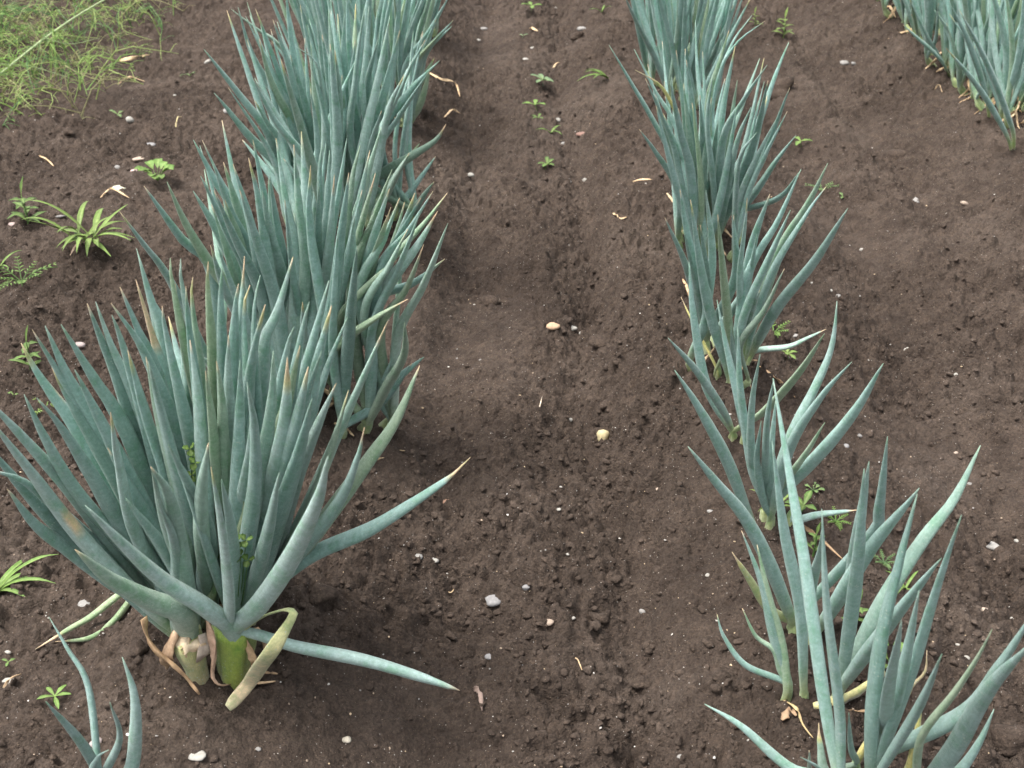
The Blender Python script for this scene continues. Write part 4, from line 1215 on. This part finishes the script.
straw([(176, 128), (178, 122), (182, 120)], .006, 'yellow dry sprout upper left', 19, c0=(.45, .42, .2))
straw([(40, 160), (48, 163), (54, 167)], .006, 'tan dry sprout upper left near the edge', 20)
straw([(883, 19), (888, 17), (896, 15)], .012, 'tan straw at the left foot of the right row', 21)
straw([(470, 180), (400, 452), (405, 452)][1:], .003, 'tan speck of straw beside the second clump', 22)


# ------------------------------------------------------------------ ground sheet
def axis(segs):
    out = [segs[0][0]]
    for a, b, step0, step1 in segs:
        x = a
        while x < b - 1e-9:
            t = (x - a) / (b - a); x = min(b, x + lerp(step0, step1, t)); out.append(x)
    return np.array(out)


xp = axis([(0, .75, .0034, .0042), (.75, 2.4, .0042, .0075), (2.3, 4, .012, .12), (4, 12, .15, 1), (12, 90, 1, 14)])
X = np.concatenate([-xp[::-1][:-1], xp])
Y = np.concatenate([-axis([(-.6, 3, .02, .3), (3, 60, .4, 12)])[::-1], axis([(.85, 2.2, .0034, .0046), (2.2, 5.6, .0050, .0085), (5.6, 8, .012, .15), (8, 20, .2, 1.5), (20, 110, 2, 15)])])
Y = np.unique(np.concatenate([Y[Y < .60 - 1e-9], axis([(.6, .85, .012, .006)]), Y[Y >= .85]]))
XX, YY = np.meshgrid(X, Y)
ZZ = height(XX.ravel(), YY.ravel())
nx, ny = len(X), len(Y)
co = np.stack([XX.ravel(), YY.ravel(), ZZ], 1).astype(np.float32)
ii = np.arange(nx * ny).reshape(ny, nx)
q = np.stack([ii[:-1, :-1], ii[:-1, 1:], ii[1:, 1:], ii[1:, :-1]], -1).reshape(-1, 4)
me = bpy.data.meshes.new('soil')
me.vertices.add(len(co)); me.vertices.foreach_set('co', co.ravel())
me.loops.add(q.size); me.loops.foreach_set('vertex_index', q.ravel().astype(np.int32))
me.polygons.add(len(q)); me.polygons.foreach_set('loop_start', (np.arange(len(q)) * 4).astype(np.int32))
me.update(); me.validate(); me.shade_smooth(); me.materials.append(M_SOIL)
soil = bpy.data.objects.new('ground', me); COL.objects.link(soil)
soil['kind'] = 'structure'; soil['label'] = 'dark brown bare soil hilled up into rows'; soil['category'] = 'ground'


# crumbs and grit: nobody could count them
def scatter(name, n, seed, rmin, rmax, powr, mat, cols, label, cat, clump=True, sink=.3, flat=.75, sub=1):
    import bmesh
    rs = np.random.RandomState(seed)
    bm = bmesh.new(); bmesh.ops.create_icosphere(bm, subdivisions=sub, radius=1)
    tv = np.array([v.co[:] for v in bm.verts]); tf = np.array([[v.index for v in f.verts] for f in bm.faces]); bm.free()
    # even in the picture's depth range, denser near the camera because size is seen there
    y = .9 * (6.2 / .9) ** rs.rand(n * 3); x = (rs.rand(n * 3) * 2 - 1) * (.28 + .50 * y)
    if clump:
        keep = rs.rand(n * 3) < .12 + .88 * rough_mask(x, y) ** 1.3
    else: keep = rs.rand(n * 3) < .6
    x = x[keep][:n]; y = y[keep][:n]; n = len(x)
    r = rmin + (rmax - rmin) * rs.rand(n) ** powr
    z = height(x, y)
    base = np.repeat(tv[None], n, 0)
    for k in range(5):
        d = rs.normal(size=(n, 3)); d /= np.linalg.norm(d, axis=1)[:, None]
        s = np.einsum('nvc,nc->nv', base, d)
        base = base * (1 + .16 * np.sin(s * rs.uniform(1.5, 4, (n, 1)) + rs.uniform(0, 6, (n, 1))))[..., None]
    for k in range(8 if clump else 4):
        d = rs.normal(size=(n, 3)); d /= np.linalg.norm(d, axis=1)[:, None]
        s_ = np.einsum('nvc,nc->nv', base, d)
        base = base - np.clip(s_ - rs.uniform(.45, .8, (n, 1)), 0, None)[..., None] * d[:, None] * .95
    sc = np.stack([r * rs.uniform(.75, 1.3, n), r * rs.uniform(.75, 1.2, n), r * flat * rs.uniform(.7, 1.2, n)], 1)
    base = base * sc[:, None]
    a = rs.rand(n) * 6.28; ca, sa = np.cos(a)[:, None], np.sin(a)[:, None]
    bx = base[..., 0] * ca - base[..., 1] * sa; by = base[..., 0] * sa + base[..., 1] * ca
    pts = np.stack([bx + x[:, None], by + y[:, None], base[..., 2] + (z + r * flat * sink)[:, None]], -1).reshape(-1, 3).astype(np.float32)
    fs = (tf[None] + (np.arange(n) * len(tv))[:, None, None]).reshape(-1, 3).astype(np.int32)
    me = bpy.data.meshes.new(name)
    me.vertices.add(len(pts)); me.vertices.foreach_set('co', pts.ravel())
    me.loops.add(fs.size); me.loops.foreach_set('vertex_index', fs.ravel())
    me.polygons.add(len(fs)); me.polygons.foreach_set('loop_start', (np.arange(len(fs)) * 3).astype(np.int32))
    me.update()
    if cols is not None:
        cc = np.array(cols)[rs.randint(0, len(cols), n)] * rs.uniform(.75, 1.2, (n, 1))
        cc = np.concatenate([np.repeat(cc, len(tv), 0), np.ones((len(pts), 1))], 1).astype(np.float32)
        at = me.color_attributes.new('Col', 'FLOAT_COLOR', 'POINT'); at.data.foreach_set('color', cc.ravel())
    me.shade_smooth(); me.materials.append(mat)
    o = bpy.data.objects.new(name, me); COL.objects.link(o)
    o['kind'] = 'stuff'; o['label'] = label; o['category'] = cat


scatter('soil_crumbs', 26000, 5, .0014, .0085, 4.2, M_CRUMB, None, 'loose dark soil crumbs strewn over the ground', 'soil crumbs', sink=.05, sub=2)
scatter('grit', 2600, 6, .0008, .0026, 2.5, M_GRIT, [(.45, .42, .38), (.55, .52, .48), (.35, .27, .2), (.3, .28, .26), (.5, .38, .25)], 'tiny pale grit specks in the soil', 'grit', clump=False)

# ------------------------------------------------------------------ light, sky, camera
SUN_EL, SUN_AZ = math.radians(69), math.radians(-100)      # azimuth measured from +Y towards +X
w = bpy.data.worlds.new('World'); scene.world = w; w.use_nodes = True
N, L = w.node_tree.nodes, w.node_tree.links
bg = N['Background']
sky = N.new('ShaderNodeTexSky'); sky.sky_type = 'NISHITA'; sky.sun_disc = False
sky.sun_elevation = SUN_EL; sky.sun_rotation = SUN_AZ
sky.air_density = 1.0; sky.dust_density = 6.0; sky.ozone_density = 1.0
hs = N.new('ShaderNodeHueSaturation'); hs.inputs['Saturation'].default_value = .30
L.new(sky.outputs[0], hs.inputs['Color']); L.new(hs.outputs[0], bg.inputs['Color'])
bg.inputs['Strength'].default_value = .15
sd = bpy.data.lights.new('Sun', 'SUN'); sd.energy = 1.2; sd.angle = math.radians(24); sd.color = (1, .97, .92)
so = bpy.data.objects.new('Sun', sd); COL.objects.link(so)
dirv = Vector((math.sin(SUN_AZ) * math.cos(SUN_EL), math.cos(SUN_AZ) * math.cos(SUN_EL), math.sin(SUN_EL)))
so.rotation_euler = dirv.to_track_quat('Z', 'Y').to_euler()

cd = bpy.data.cameras.new('Camera'); cam = bpy.data.objects.new('Camera', cd); COL.objects.link(cam)
cam.location = CAM
cam.rotation_euler = (math.pi / 2 - PITCH, 0, 0)
cd.sensor_width = 36; cd.lens = 36 * F / 1024
cd.clip_start = .02; cd.clip_end = 400
cd.dof.use_dof = True; cd.dof.focus_distance = 1.75; cd.dof.aperture_fstop = 12
scene.camera = cam
vs = scene.view_settings
vs.view_transform = 'Standard'; vs.look = 'None'; vs.gamma = 1; vs.use_curve_mapping = False
vs.exposure = 1.36
